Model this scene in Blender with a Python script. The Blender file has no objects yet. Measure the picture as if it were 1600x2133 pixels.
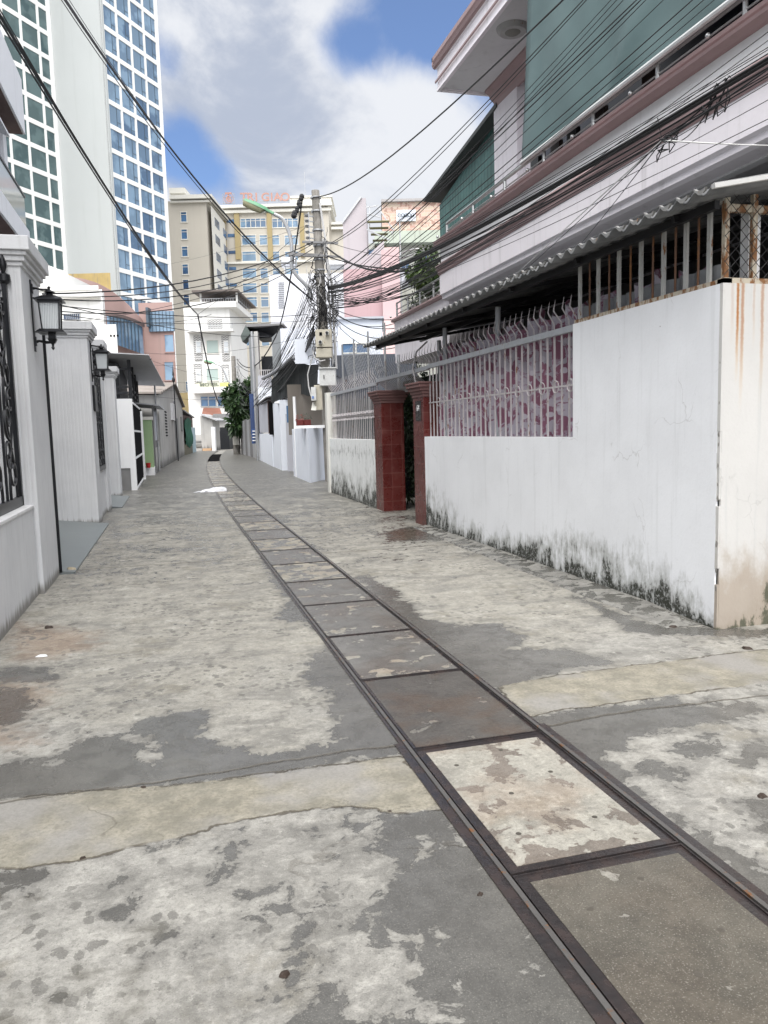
import bpy, math, random
import numpy as np
from mathutils import Vector, Matrix
random.seed(7)
SC = bpy.context.scene
COL = SC.collection

# ------------------------------------------------------------------ camera
FPX = 1602.0; CAMH = 1.5
PITCH = math.atan(172/1602); ROLL = 0.027; YAW = math.radians(-15.3)
_cy, _sy = math.cos(YAW), math.sin(YAW)
_f0 = np.array([-_sy, _cy, 0]); _r0 = np.array([_cy, _sy, 0]); _u0 = np.array([0, 0, 1.])
_W = _f0*math.cos(PITCH)-_u0*math.sin(PITCH); _u1 = _u0*math.cos(PITCH)+_f0*math.sin(PITCH)
_R = _r0*math.cos(ROLL)-_u1*math.sin(ROLL); _U = _u1*math.cos(ROLL)+_r0*math.sin(ROLL)
cam_data = bpy.data.cameras.new('camera')
cam = bpy.data.objects.new('camera', cam_data); COL.objects.link(cam)
cam_data.sensor_fit = 'HORIZONTAL'; cam_data.sensor_width = 36; cam_data.lens = 36*FPX/1600
cam_data.clip_end = 5000; cam_data.clip_start = 0.05
cam.matrix_world = Matrix(((_R[0], _U[0], -_W[0], 0), (_R[1], _U[1], -_W[1], 0), (_R[2], _U[2], -_W[2], CAMH), (0, 0, 0, 1)))
SC.camera = cam

# ------------------------------------------------------------------ light
SUN_EL, SUN_AZ = math.radians(58), math.radians(202)     # azimuth clockwise from +Y
SC.view_settings.view_transform = 'Standard'; SC.view_settings.look = 'None'
SC.view_settings.exposure = 0.88; SC.view_settings.gamma = 1
SC.view_settings.use_curve_mapping = False
sun_d = bpy.data.lights.new('sun', 'SUN'); sun_d.energy = 1.7; sun_d.angle = math.radians(45); sun_d.color = (1.0, 0.95, 0.88)
sun = bpy.data.objects.new('sun', sun_d); COL.objects.link(sun)
_sd = Vector((math.sin(SUN_AZ)*math.cos(SUN_EL), math.cos(SUN_AZ)*math.cos(SUN_EL), math.sin(SUN_EL)))
sun.rotation_euler = _sd.to_track_quat('Z', 'Y').to_euler()

def ray(u, v): return (u-800)/FPX*_R-(v-1066.5)/FPX*_U+_W
_C = np.array([0, 0, CAMH])
def PZ(u, v, z=0.0): d = ray(u, v); return _C+d*((z-CAMH)/d[2])
def PX(u, v, x): d = ray(u, v); return _C+d*(x/d[0])
def PY(u, v, y): d = ray(u, v); return _C+d*(y/d[1])

# ------------------------------------------------------------------ node helper
class NT:
    def __init__(s, tree): s.t = tree; s.n = tree.nodes; s.l = tree.links
    def new(s, typ, **k):
        nd = s.n.new(typ)
        for a, b in k.items(): setattr(nd, a, b)
        return nd
    def put(s, sock, v):
        if isinstance(v, bpy.types.NodeSocket): s.l.new(v, sock)
        elif v is not None:
            if isinstance(v, (tuple, list)) and len(v) == 3 and sock.type == 'RGBA': v = (*v, 1)
            sock.default_value = v
    def pos(s): return s.new('ShaderNodeNewGeometry').outputs['Position']
    def obj(s): return s.new('ShaderNodeTexCoord').outputs['Object']
    def gen(s): return s.new('ShaderNodeTexCoord').outputs['Generated']
    def rnd(s): return s.new('ShaderNodeObjectInfo').outputs['Random']
    def map(s, vec, scale=(1, 1, 1), loc=(0, 0, 0), rot=(0, 0, 0)):
        m = s.new('ShaderNodeMapping'); s.put(m.inputs['Vector'], vec)
        m.inputs['Scale'].default_value = scale; m.inputs['Location'].default_value = loc; m.inputs['Rotation'].default_value = rot
        return m.outputs[0]
    def noise(s, vec, scale, detail=4, rough=0.55, dist=0.0):
        m = s.new('ShaderNodeTexNoise'); s.put(m.inputs['Vector'], vec); m.inputs['Scale'].default_value = scale
        m.inputs['Detail'].default_value = detail; m.inputs['Roughness'].default_value = rough; m.inputs['Distortion'].default_value = dist
        return m.outputs['Fac']
    def voro(s, vec, scale, feat='F1', out='Distance', rnd=1.0):
        m = s.new('ShaderNodeTexVoronoi', feature=feat); s.put(m.inputs['Vector'], vec); m.inputs['Scale'].default_value = scale
        m.inputs['Randomness'].default_value = rnd
        return m.outputs[out]
    def m(s, op, a, b=0.0, c=0.0, clamp=False):
        nd = s.new('ShaderNodeMath', operation=op, use_clamp=clamp)
        s.put(nd.inputs[0], a); s.put(nd.inputs[1], b); s.put(nd.inputs[2], c)
        return nd.outputs[0]
    def ss(s, v, a, b, c=0.0, d=1.0, mode='SMOOTHSTEP'):
        nd = s.new('ShaderNodeMapRange', interpolation_type=mode); nd.clamp = True if mode == 'LINEAR' else nd.clamp
        s.put(nd.inputs[0], v)
        if a > b: a, b, c, d = b, a, d, c
        for i, q in enumerate((a, b, c, d)): nd.inputs[i+1].default_value = q
        return nd.outputs[0]
    def mix(s, f, a, b, typ='MIX'):
        nd = s.new('ShaderNodeMix', data_type='RGBA', blend_type=typ)
        s.put(nd.inputs[0], f); s.put(nd.inputs[6], a); s.put(nd.inputs[7], b)
        return nd.outputs[2]
    def sep(s, v): nd = s.new('ShaderNodeSeparateXYZ'); s.put(nd.inputs[0], v); return nd.outputs
    def comb(s, x, y, z):
        nd = s.new('ShaderNodeCombineXYZ')
        for i, q in enumerate((x, y, z)): s.put(nd.inputs[i], q)
        return nd.outputs[0]
    def warp(s, vec, scale, amt):
        m = s.new('ShaderNodeTexNoise'); s.put(m.inputs['Vector'], vec); m.inputs['Scale'].default_value = scale; m.inputs['Detail'].default_value = 6
        v = s.new('ShaderNodeVectorMath', operation='MULTIPLY_ADD'); s.put(v.inputs[0], m.outputs['Color']); v.inputs[1].default_value = (amt,)*3; s.put(v.inputs[2], vec)
        return v.outputs[0]
    def attr(s, name): return s.new('ShaderNodeAttribute', attribute_name=name).outputs['Fac']
    def bump(s, h, strength=0.3, dist=0.01):
        nd = s.new('ShaderNodeBump'); s.put(nd.inputs['Height'], h); nd.inputs['Strength'].default_value = strength; nd.inputs['Distance'].default_value = dist
        return nd.outputs[0]

def newmat(name, color=None, rough=0.6, metal=0.0, normal=None, spec=None, build=None, alpha=None):
    m = bpy.data.materials.new(name); m.use_nodes = True
    t = NT(m.node_tree); b = m.node_tree.nodes['Principled BSDF']
    if build:
        color, r2, nrm = build(t)
        if r2 is not None: rough = r2
        if nrm is not None: normal = nrm
    t.put(b.inputs['Base Color'], color); t.put(b.inputs['Roughness'], rough); b.inputs['Metallic'].default_value = metal
    if normal is not None: t.put(b.inputs['Normal'], normal)
    if spec is not None: b.inputs['Specular IOR Level'].default_value = spec
    return m

def sc(c, k): return tuple(min(1, x*k) for x in c)

def stucco(name, col, var=0.12, streak=0.12, dirtcol=(0.16, 0.15, 0.13), bump=0.15, rough=0.8, grooves=None, base_dirt=0.0, scale=1.0):
    def f(t):
        p = t.pos()
        n1 = t.noise(p, 0.9*scale, 5, 0.6); n2 = t.noise(p, 14*scale, 4, 0.6)
        st = t.noise(t.map(p, (5*scale, 5*scale, 0.35*scale)), 1.6, 6, 0.62)
        c = t.mix(t.ss(n1, 0.35, 0.7), col, sc(col, 1-var))
        c = t.mix(t.m('MULTIPLY', t.ss(st, 0.52, 0.75), streak*2.2), c, dirtcol)
        c = t.mix(t.m('MULTIPLY', t.ss(n2, 0.45, 0.8), var*0.8), c, sc(col, 0.7))
        if base_dirt:
            z = t.sep(p)[2]
            k = t.m('MULTIPLY', t.ss(t.m('ADD', z, t.m('MULTIPLY', t.m('SUBTRACT', st, 0.5), -1.2)), 0.55, 0.0), base_dirt)
            c = t.mix(k, c, dirtcol)
        h = n2
        return c, rough, t.bump(h, bump, 0.02)
    return newmat(name, build=f)

def paint(name, col, rough=0.45, metal=0.0, rust=0.0, var=0.12):
    def f(t):
        p = t.pos(); n = t.noise(p, 9, 5, 0.6); n3 = t.noise(p, 55, 4, 0.6)
        c = t.mix(t.ss(n, 0.35, 0.7), col, sc(col, 1-var))
        c = t.mix(t.m('MULTIPLY', t.ss(n3, 0.45, 0.75), var), c, sc(col, 0.6))
        if rust:
            r = t.ss(t.noise(t.map(p, (9, 9, 3)), 2.2, 7, 0.68), 0.64-rust*0.24, 0.70-rust*0.2)
            c = t.mix(r, c, t.mix(n3, (0.13, 0.05, 0.02), (0.30, 0.15, 0.06)))
        return c, rough, t.bump(n3, 0.08, 0.004)
    return newmat(name, build=f, metal=metal)

# ------------------------------------------------------------------ world: sky + clouds
def make_world():
    w = bpy.data.worlds.new('World'); SC.world = w; w.use_nodes = True
    t = NT(w.node_tree); bg = w.node_tree.nodes['Background']
    sky = t.new('ShaderNodeTexSky', sky_type='NISHITA'); sky.sun_disc = False
    sky.sun_elevation = SUN_EL; sky.sun_rotation = SUN_AZ; sky.air_density = 1.0; sky.dust_density = 0.6; sky.ozone_density = 2.2
    g = t.gen()
    s = t.sep(g)
    zz = t.m('ADD', t.m('MAXIMUM', s[2], 0.0), 0.25)
    pl = t.comb(t.m('DIVIDE', s[0], zz), t.m('DIVIDE', s[1], zz), 0.0)
    n = t.noise(t.map(g, (1, 1, 1.25), loc=(2.3, .7, .4)), 3.0, 10, 0.58, 0.35)
    n2 = t.noise(t.map(g, loc=(3.1, 1.7, 0)), 7.5, 10, 0.6, 0.4)
    m = t.m('ADD', t.m('MULTIPLY', t.m('SUBTRACT', n, 0.5), 1.3), t.m('MULTIPLY', t.m('SUBTRACT', n2, 0.5), 0.9))
    m = t.m('ADD', m, 0.52)
    for (u, v, rad, k) in ((860, 30, 0.085, 0.55), (1000, 70, 0.09, 0.6), (700, 110, 0.045, 0.42), (365, 300, 0.06, 0.5), (350, 120, 0.03, 0.35), (480, 395, 0.045, 0.32), (420, 330, 0.05, 0.35), (640, 400, 0.04, 0.25)):
        d = ray(u, v); d = d/np.linalg.norm(d)
        vm = t.new('ShaderNodeVectorMath', operation='DISTANCE'); t.put(vm.inputs[0], g); vm.inputs[1].default_value = tuple(d)
        m = t.m('SUBTRACT', m, t.ss(vm.outputs['Value'], rad*1.3, rad*0.1, 0, k))
    for (u, v, rad, k) in ((560, 230, 0.16, 0.35), (850, 280, 0.12, 0.25), (560, 40, 0.12, 0.3)):
        d = ray(u, v); d = d/np.linalg.norm(d)
        vm = t.new('ShaderNodeVectorMath', operation='DISTANCE'); t.put(vm.inputs[0], g); vm.inputs[1].default_value = tuple(d)
        m = t.m('ADD', m, t.ss(vm.outputs['Value'], rad, 0.0, 0, k))
    cl = t.ss(m, -0.05, 0.5)
    shade = t.noise(t.map(g, (1, 1, 1.3), loc=(0.5, 0.2, 0)), 4.2, 10, 0.58, 0.5)
    ccol = t.mix(t.ss(shade, 0.36, 0.54), (2.9, 3.2, 3.85), (5.1, 5.2, 5.4))
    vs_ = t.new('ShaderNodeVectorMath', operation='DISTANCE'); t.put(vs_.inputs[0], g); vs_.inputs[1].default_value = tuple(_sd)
    ccol = t.mix(1.0, ccol, t.mix(t.ss(vs_.outputs['Value'], 1.35, 0.25), (1, 1, 1), (5.2, 5.0, 4.7)), 'MULTIPLY')  # unseen clouds near the sun, behind the viewer, brightened to light the walls
    skyc = t.mix(0.12, t.mix(1.0, sky.outputs[0], (0.74, 0.84, 1.02), 'MULTIPLY'), (2.6, 3.0, 3.6))
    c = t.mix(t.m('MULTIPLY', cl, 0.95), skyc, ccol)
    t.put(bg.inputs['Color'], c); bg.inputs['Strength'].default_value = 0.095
make_world()
SC.render.film_transparent = False
try:
    SC.cycles.max_bounces = 5
except Exception: pass

# ------------------------------------------------------------------ mesh builder
ORG = {}
class MB:
    def __init__(s, xf=None): s.v = []; s.f = []; s.xf = xf; s.sm = False; s.at = None
    def add(s, vs, fs):
        o = len(s.v)
        if s.xf: vs = [s.xf(p) for p in vs]
        s.v += [tuple(map(float, p)) for p in vs]; s.f += [tuple(i+o for i in q) for q in fs]
        return s
    def box(s, x0, x1, y0, y1, z0, z1):
        if x0 > x1: x0, x1 = x1, x0
        if y0 > y1: y0, y1 = y1, y0
        if z0 > z1: z0, z1 = z1, z0
        vs = [(x0, y0, z0), (x1, y0, z0), (x1, y1, z0), (x0, y1, z0), (x0, y0, z1), (x1, y0, z1), (x1, y1, z1), (x0, y1, z1)]
        return s.add(vs, [(0, 3, 2, 1), (4, 5, 6, 7), (0, 1, 5, 4), (1, 2, 6, 5), (2, 3, 7, 6), (3, 0, 4, 7)])
    def bar(s, a, b, w, h=None):          # rectangular bar from a to b
        h = h or w; a = Vector(a); b = Vector(b); d = (b-a).normalized()
        up = Vector((0, 0, 1)) if abs(d.z) < 0.95 else Vector((1, 0, 0))
        r = d.cross(up).normalized(); u = r.cross(d)
        vs = []
        for q in (a, b):
            for i, j in ((-1, -1), (1, -1), (1, 1), (-1, 1)): vs.append(tuple(q+r*(i*w/2)+u*(j*h/2)))
        return s.add(vs, [(0, 1, 2, 3), (7, 6, 5, 4), (0, 4, 5, 1), (1, 5, 6, 2), (2, 6, 7, 3), (3, 7, 4, 0)])
    def tube(s, pts, r, seg=6, caps=True):
        pts = [Vector(p) for p in pts]; n = len(pts); vs = []; prev = None
        for i, p in enumerate(pts):
            d = (pts[min(i+1, n-1)]-pts[max(i-1, 0)])
            d = d.normalized() if d.length > 1e-9 else Vector((0, 0, 1))
            if prev is None:
                up = Vector((0, 0, 1)) if abs(d.z) < 0.9 else Vector((1, 0, 0))
                a = d.cross(up).normalized()
            else:
                a = (prev-d*prev.dot(d))
                a = a.normalized() if a.length > 1e-6 else d.orthogonal().normalized()
            prev = a; b = d.cross(a); rr = r[i] if isinstance(r, (list, tuple)) else r
            for k in range(seg):
                t = 2*math.pi*k/seg; vs.append(tuple(p+a*(math.cos(t)*rr)+b*(math.sin(t)*rr)))
        fs = []
        for i in range(n-1):
            for k in range(seg):
                k2 = (k+1) % seg; fs.append((i*seg+k, i*seg+k2, (i+1)*seg+k2, (i+1)*seg+k))
        if caps: fs.append(tuple(range(seg))[::-1]); fs.append(tuple((n-1)*seg+k for k in range(seg)))
        s.sm = True
        return s.add(vs, fs)
    def lathe(s, c, prof, seg=16, sq=False):   # prof list (r,z); sq = square section
        vs = []
        for r, z in prof:
            for k in range(seg):
                t = 2*math.pi*(k+(0.5 if sq else 0))/seg; vs.append((c[0]+math.cos(t)*r, c[1]+math.sin(t)*r, c[2]+z))
        fs = []
        for i in range(len(prof)-1):
            for k in range(seg):
                k2 = (k+1) % seg; fs.append((i*seg+k, i*seg+k2, (i+1)*seg+k2, (i+1)*seg+k))
        fs.append(tuple(range(seg))[::-1]); fs.append(tuple((len(prof)-1)*seg+k for k in range(seg)))
        if not sq: s.sm = True
        return s.add(vs, fs)
    def prism(s, poly, vec):               # extrude closed 3D polygon by vec
        n = len(poly); vec = Vector(vec)
        vs = [tuple(p) for p in poly]+[tuple(Vector(p)+vec) for p in poly]
        return s.add(vs, [tuple(range(n))[::-1], tuple(range(n, 2*n))]+[(i, (i+1) % n, n+(i+1) % n, n+i) for i in range(n)])
    def sphere(s, c, r, seg=10, rings=6, sx=1, sy=1, sz=1):
        prof = [(max(0.001, math.sin(math.pi*i/rings))*r, -math.cos(math.pi*i/rings)*r) for i in range(rings+1)]
        vs = []
        for rr, z in prof:
            for k in range(seg): t = 2*math.pi*k/seg; vs.append((c[0]+math.cos(t)*rr*sx, c[1]+math.sin(t)*rr*sy, c[2]+z*sz))
        fs = [(i*seg+k, i*seg+(k+1) % seg, (i+1)*seg+(k+1) % seg, (i+1)*seg+k) for i in range(rings) for k in range(seg)]
        fs.append(tuple(range(seg))[::-1]); fs.append(tuple(rings*seg+k for k in range(seg)))
        s.sm = True
        return s.add(vs, fs)
    def build(s, name, mat, parent=None, label=None, cat=None, group=None, kind=None, loc=None, bevel=0, smooth=None):
        vs = np.array(s.v, dtype=float)
        if parent is not None: org = ORG[parent.name]
        elif loc is not None: org = np.array(loc, float)
        else: org = np.array([(vs[:, 0].min()+vs[:, 0].max())/2, (vs[:, 1].min()+vs[:, 1].max())/2, vs[:, 2].min()])
        me = bpy.data.meshes.new(name); me.from_pydata((vs-org).tolist(), [], s.f); me.update()
        if isinstance(mat, (list, tuple)):
            for q in mat: me.materials.append(q)
        else: me.materials.append(mat)
        if (s.sm if smooth is None else smooth):
            me.polygons.foreach_set('use_smooth', [True]*len(me.polygons))
            try: me.set_sharp_from_angle(angle=math.radians(40))
            except Exception: pass
        o = bpy.data.objects.new(name, me); COL.objects.link(o)
        if parent is not None: o.parent = parent
        else: o.location = org
        ORG[o.name] = org
        if bevel:
            b = o.modifiers.new('bevel', 'BEVEL'); b.width = bevel; b.segments = 2; b.limit_method = 'ANGLE'
        tag(o, label, cat, group, kind)
        return o
def tag(o, label=None, cat=None, group=None, kind=None):
    if label: o['label'] = label
    if cat: o['category'] = cat
    if group: o['group'] = group
    if kind: o['kind'] = kind
def thing(name, label, cat, loc, group=None):
    o = bpy.data.objects.new(name, None); COL.objects.link(o); o.location = tuple(map(float, loc)); o.empty_display_size = 0.2
    ORG[o.name] = np.array(loc, float); tag(o, label, cat, group)
    return o
def copy_tree(o, parent=None):
    c = o.copy(); COL.objects.link(c)
    if parent is not None: c.parent = parent
    for ch in list(o.children): copy_tree(ch, c)
    return c
def dup(root, loc, label=None, group=None):
    c = copy_tree(root); c.location = tuple(map(float, loc))
    ORG[c.name] = np.array(loc, float)
    if label: c['label'] = label
    if group: c['group'] = group
    return c
def one(name, mat, label, cat, group=None, bevel=0, kind=None):
    return lambda mb: mb.build(name, mat, None, label, cat, group, kind, bevel=bevel)

def nth(n):
    w = ['', 'first', 'second', 'third', 'fourth', 'fifth', 'sixth', 'seventh', 'eighth', 'ninth', 'tenth', 'eleventh', 'twelfth', 'thirteenth', 'fourteenth', 'fifteenth', 'sixteenth', 'seventeenth', 'eighteenth', 'nineteenth']
    if n < 20: return w[n]
    t_ = {2: 'twent', 3: 'thirt', 4: 'fort'}[n//10]
    return t_+'ieth' if n % 10 == 0 else t_+'y-'+w[n % 10]
# shared materials
M = {}
M['steel'] = paint('galvanised_steel', (0.42, 0.43, 0.44), 0.4, 0.6, 0.1)
M['black'] = paint('black_metal', (0.018, 0.018, 0.02), 0.4, 0.3, 0)
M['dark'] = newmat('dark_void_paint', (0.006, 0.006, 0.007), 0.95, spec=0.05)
M['cable'] = newmat('cable_rubber', (0.012, 0.012, 0.014), 0.6)
M['cable_grey'] = newmat('cable_grey', (0.45, 0.45, 0.45), 0.6)
M['cable_white'] = newmat('cable_white', (0.7, 0.7, 0.68), 0.6)
M['white'] = stucco('white_wall_paint', (0.78, 0.79, 0.80), 0.05, 0.05)
M['glass'] = newmat('window_glass', (0.03, 0.05, 0.07), 0.06, 0.0, spec=0.8)

# ================================================================== GROUND
def sdf_poly(px, py, poly):
    P = np.array(poly, float); n = len(P); d = np.full(px.shape, 1e9); ins = np.zeros(px.shape, bool)
    for i in range(n):
        a = P[i]; b = P[(i+1) % n]; e = b-a; wx = px-a[0]; wy = py-a[1]
        t = np.clip((wx*e[0]+wy*e[1])/(e@e+1e-12), 0, 1)
        d = np.minimum(d, np.hypot(wx-e[0]*t, wy-e[1]*t))
        c = ((a[1] > py) != (b[1] > py)) & (px < (b[0]-a[0])*(py-a[1])/((b[1]-a[1]) if abs(b[1]-a[1]) > 1e-9 else 1e-9)+a[0])
        ins ^= c
    return np.where(ins, d, -d)
def gpoly(pts, ox=0, oy=0, k=1.0):       # survey points on the ground
    out = []
    for (x, y) in pts:
        p = PZ(ox+x/k, oy+y/k); out.append((p[0], p[1]))
    return out
Z6 = dict(ox=0, oy=1200, k=1.7778); Z7 = dict(ox=700, oy=1200, k=1.7778)
WET = [
 gpoly([(870,1565),(700,1590),(560,1612),(340,1640),(250,1650),(0,1668),(-300,1690),(-300,1640),(0,1600),(60,1585),(130,1592),(240,1568),(330,1580),(300,1545),(230,1530),(330,1490),(440,1480),(430,1530),(560,1572),(640,1565),(710,1540),(700,1500),(680,1450),(630,1420),(650,1360),(690,1335),(640,1300),(580,1290),(600,1250),(560,1200),(520,1130),(470,1050),(476,1040),(560,1150),(640,1265)]),
 gpoly([(1200,860),(1400,850),(1390,890),(1450,910),(1370,950),(1380,1000),(1330,1010),(1340,1040),(1440,1050),(1420,1080),(1460,1110),(1410,1220),(1350,1230),(1320,1270),(1250,1270),(1270,1310),(1340,1330),(1340,1370),(1400,1390),(1480,1380),(1550,1440),(1560,1530),(1590,1610),(1400,1580),(1320,1630),(1200,1600),(1040,1640),(1000,1760),(2500,1760),(2382,1659),(1902,1093),(1640,800)], **Z6),
 gpoly([(60,0),(130,0),(230,60),(250,100),(330,150),(480,190),(560,170),(650,200),(700,240),(640,270),(820,270),(900,280),(1000,290),(1010,330),(850,340),(760,375),(600,410),(720,520),(830,495),(1000,475),(1250,445),(1290,480),(1440,470),(1600,450),(1600,490),(1400,540),(1200,560),(1110,600),(990,670),(1060,720),(1140,800),(1210,860),(1340,940),(1500,1010),(1600,1110),(1900,1300),(1900,1450),(1600,1250),(1260,990),(760,590),(460,360),(270,200),(150,90)], **Z7),
 gpoly([(860,60),(960,100),(1100,160),(1250,190),(1600,195),(1900,190),(1900,235),(1600,225),(1100,215),(1000,150)], **Z7),
 gpoly([(800,1108),(860,1095),(925,1100),(950,1125),(870,1125),(810,1128)]),
 gpoly([(1130,700),(1200,690),(1310,770),(1280,800),(1200,760),(1140,730)], **Z7),
 gpoly([(1270,640),(1380,600),(1390,640),(1290,655)], **Z7), gpoly([(1490,640),(1600,620),(1600,670),(1500,690)], **Z7),
 gpoly([(1500,830),(1600,800),(1700,860),(1700,990),(1560,950)], **Z7),
 gpoly([(-300,350),(60,345),(170,345),(260,370),(160,392),(0,390),(-300,400)], **Z6),
 gpoly([(-300,410),(0,410),(100,415),(150,470),(120,520),(60,560),(0,560),(-300,560)], **Z6),
 gpoly([(220,660),(300,600),(400,585),(500,590),(600,620),(560,640),(480,690),(420,720),(330,720),(230,690)], **Z6),
 gpoly([(740,650),(780,625),(830,640),(800,680),(750,680)], **Z6),
 gpoly([(0,1110),(60,1095),(170,1100),(110,1160),(0,1190),(-200,1190),(-200,1120)], **Z6),
 gpoly([(1310,910),(1345,910),(1290,1010),(1240,1110),(1190,1230),(1120,1380),(1090,1500),(1040,1640),(990,1640),(1050,1500),(1090,1370),(1140,1240),(1220,1060)], **Z6),
 gpoly([(930,1250),(1060,1195),(1100,1200),(1050,1240),(980,1310),(920,1335)], **Z6),
 gpoly([(875,1170),(1000,1155),(1060,1165),(1030,1190),(880,1195)], **Z6), gpoly([(835,985),(930,975),(945,1005),(850,1020)], **Z6),
 gpoly([(870,935),(930,925),(950,945),(890,965)], **Z6), gpoly([(800,1110),(850,1060),(880,1060),(870,1090)], **Z6),
 gpoly([(545,1405),(600,1393),(615,1405),(560,1425)], **Z6), gpoly([(610,1360),(650,1340),(662,1352),(625,1372)], **Z6), gpoly([(1280,1085),(1330,1085),(1335,1105),(1290,1105)], **Z6),
]
DRY = [gpoly(p, **Z7) for p in ([(560,1215),(640,1205),(700,1270),(740,1310),(720,1345),(690,1340),(660,1260),(600,1235)], [(290,985),(340,975),(360,990),(310,1030),(290,1020)], [(378,1290),(400,1280),(428,1340),(400,1352),(375,1345)],
  [(350,1490),(450,1505),(440,1540),(470,1590),(430,1600),(400,1560),(380,1520)], [(200,1300),(220,1297),(310,1365),(250,1375),(205,1345)], [(690,1470),(760,1455),(770,1475),(710,1495)], [(420,910),(460,930),(560,1070),(570,1085),(520,1060),(440,960)])]
PATCH = [gpoly([(-500,900),(0,830),(350,790),(600,780),(900,745),(1300,690),(1490,668),(1560,740),(1640,860),(1480,880),(1300,850),(1100,870),(900,900),(720,950),(500,1000),(300,1050),(100,1075),(0,1080),(-500,1150)], **Z6),
 gpoly([(600,410),(800,370),(1100,330),(1600,270),(1900,240),(1900,360),(1600,395),(1250,440),(1000,475),(830,495),(720,522),(650,470)], **Z7)]
RUST = [gpoly([(-300,330),(200,380),(260,420),(120,560),(250,640),(-300,680)], **Z6), gpoly([(800,1108),(860,1097),(905,1105),(870,1125),(810,1130)]), gpoly([(0,150),(380,200),(400,260),(150,330),(0,330)], **Z6)]

GRIME = [gpoly(q, **Z6) for q in ([(430,1500),(520,1460),(585,1560),(560,1640),(440,1680)], [(-200,1560),(60,1545),(160,1600),(140,1700),(-200,1750)], [(230,1470),(380,1450),(420,1500),(300,1540)], [(500,1330),(580,1290),(585,1330),(480,1370)], [(0,1190),(130,1195),(90,1230),(0,1240)])]
for (x_, y_, r_) in ((1085,1165,22),(1310,1095,20),(1400,1165,22),(1320,1190,18),(1285,1515,26),(1350,1450,14),(1400,1420,18),(1260,1580,20),(1180,1582,22),(1240,1415,16),(1300,1395,14),(790,1350,14),(770,1495,16),(195,1545,30),(430,1240,34),(900,1310,0),(330,1050,0),(1150,960,26),(575,1005,18),(670,985,20),(445,1135,10),(160,1120,0),(975,1140,14)):
    if r_: WET.append(gpoly([(x_+math.cos(a_)*r_*(1+.3*math.sin(a_*3+x_)), y_+math.sin(a_)*r_*.65) for a_ in np.linspace(0, 6.28, 10)[:-1]], **Z6))
def drain_x(y): return 1.345+0.00089*max(0.0, y-12)**2
SLOT = 0.352
def make_lane():
    ys = [-3, -1.5, -0.5, 0.3]; y = 0.8
    while y < 72: ys.append(y); y += 0.035+0.012*max(0, y-2)
    vs = []; fs = []
    for side in (0, 1):
        if side == 0: ss_ = np.concatenate([np.linspace(-9, -1.6, 5)[:-1], np.linspace(-1.6, 1.0, 62)])
        else: ss_ = np.concatenate([np.linspace(1.7, 5.6, 84)[:-1], np.linspace(5.6, 16, 8)])
        o = len(vs); w = len(ss_)
        for y in ys:
            c = drain_x(y)
            for x in ss_:
                if side == 0: X = x if x < -1.6 else -1.6+(x+1.6)/2.6*(c-SLOT+1.6)
                else: X = x if x > 5.6 else (c+SLOT)+(x-1.7)/3.9*(5.6-c-SLOT)
                vs.append((X, y, 0.0))
        for j in range(len(ys)-1):
            for i in range(w-1): a = o+j*w+i; fs.append((a, a+1, a+w+1, a+w))
    V = np.array(vs); X = V[:, 0]; Y = V[:, 1]
    far = np.interp(Y, [0, 7, 10, 14, 17, 19, 30, 60], [-0.17, -0.115, -0.035, -0.012, .005, 0.035, 0.07, 0.09])
    wet = far.copy()
    for p in WET: wet = np.maximum(wet, np.clip(sdf_poly(X, Y, p)*1.6, -1, 0.16))
    for p in DRY: wet = np.minimum(wet, -np.clip(sdf_poly(X, Y, p)*2, -1, 0.14))
    pat = np.full(X.shape, -1.0)
    for p in PATCH: pat = np.maximum(pat, sdf_poly(X, Y, p))
    wet = np.where(pat > 0, np.minimum(wet, -pat*1.5-0.02), wet)
    rs = np.full(X.shape, -1.0)
    for p in RUST: rs = np.maximum(rs, sdf_poly(X, Y, p))
    gr = np.full(X.shape, -1.0)
    for p in GRIME: gr = np.maximum(gr, sdf_poly(X, Y, p))
    me = bpy.data.meshes.new('lane'); me.from_pydata(vs, [], fs)
    for nm, arr in (('wet', wet), ('patch', np.clip(pat, -1, 1)), ('rust', np.clip(rs, -1, 1)), ('grime', np.clip(gr, -1, 1))):
        a = me.attributes.new(nm, 'FLOAT', 'POINT'); a.data.foreach_set('value', arr.astype(np.float32))
    me.materials.append(M['lane'])
    o = bpy.data.objects.new('lane', me); COL.objects.link(o); o['kind'] = 'structure'; o['label'] = 'concrete lane with wet and dry patches'

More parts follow.
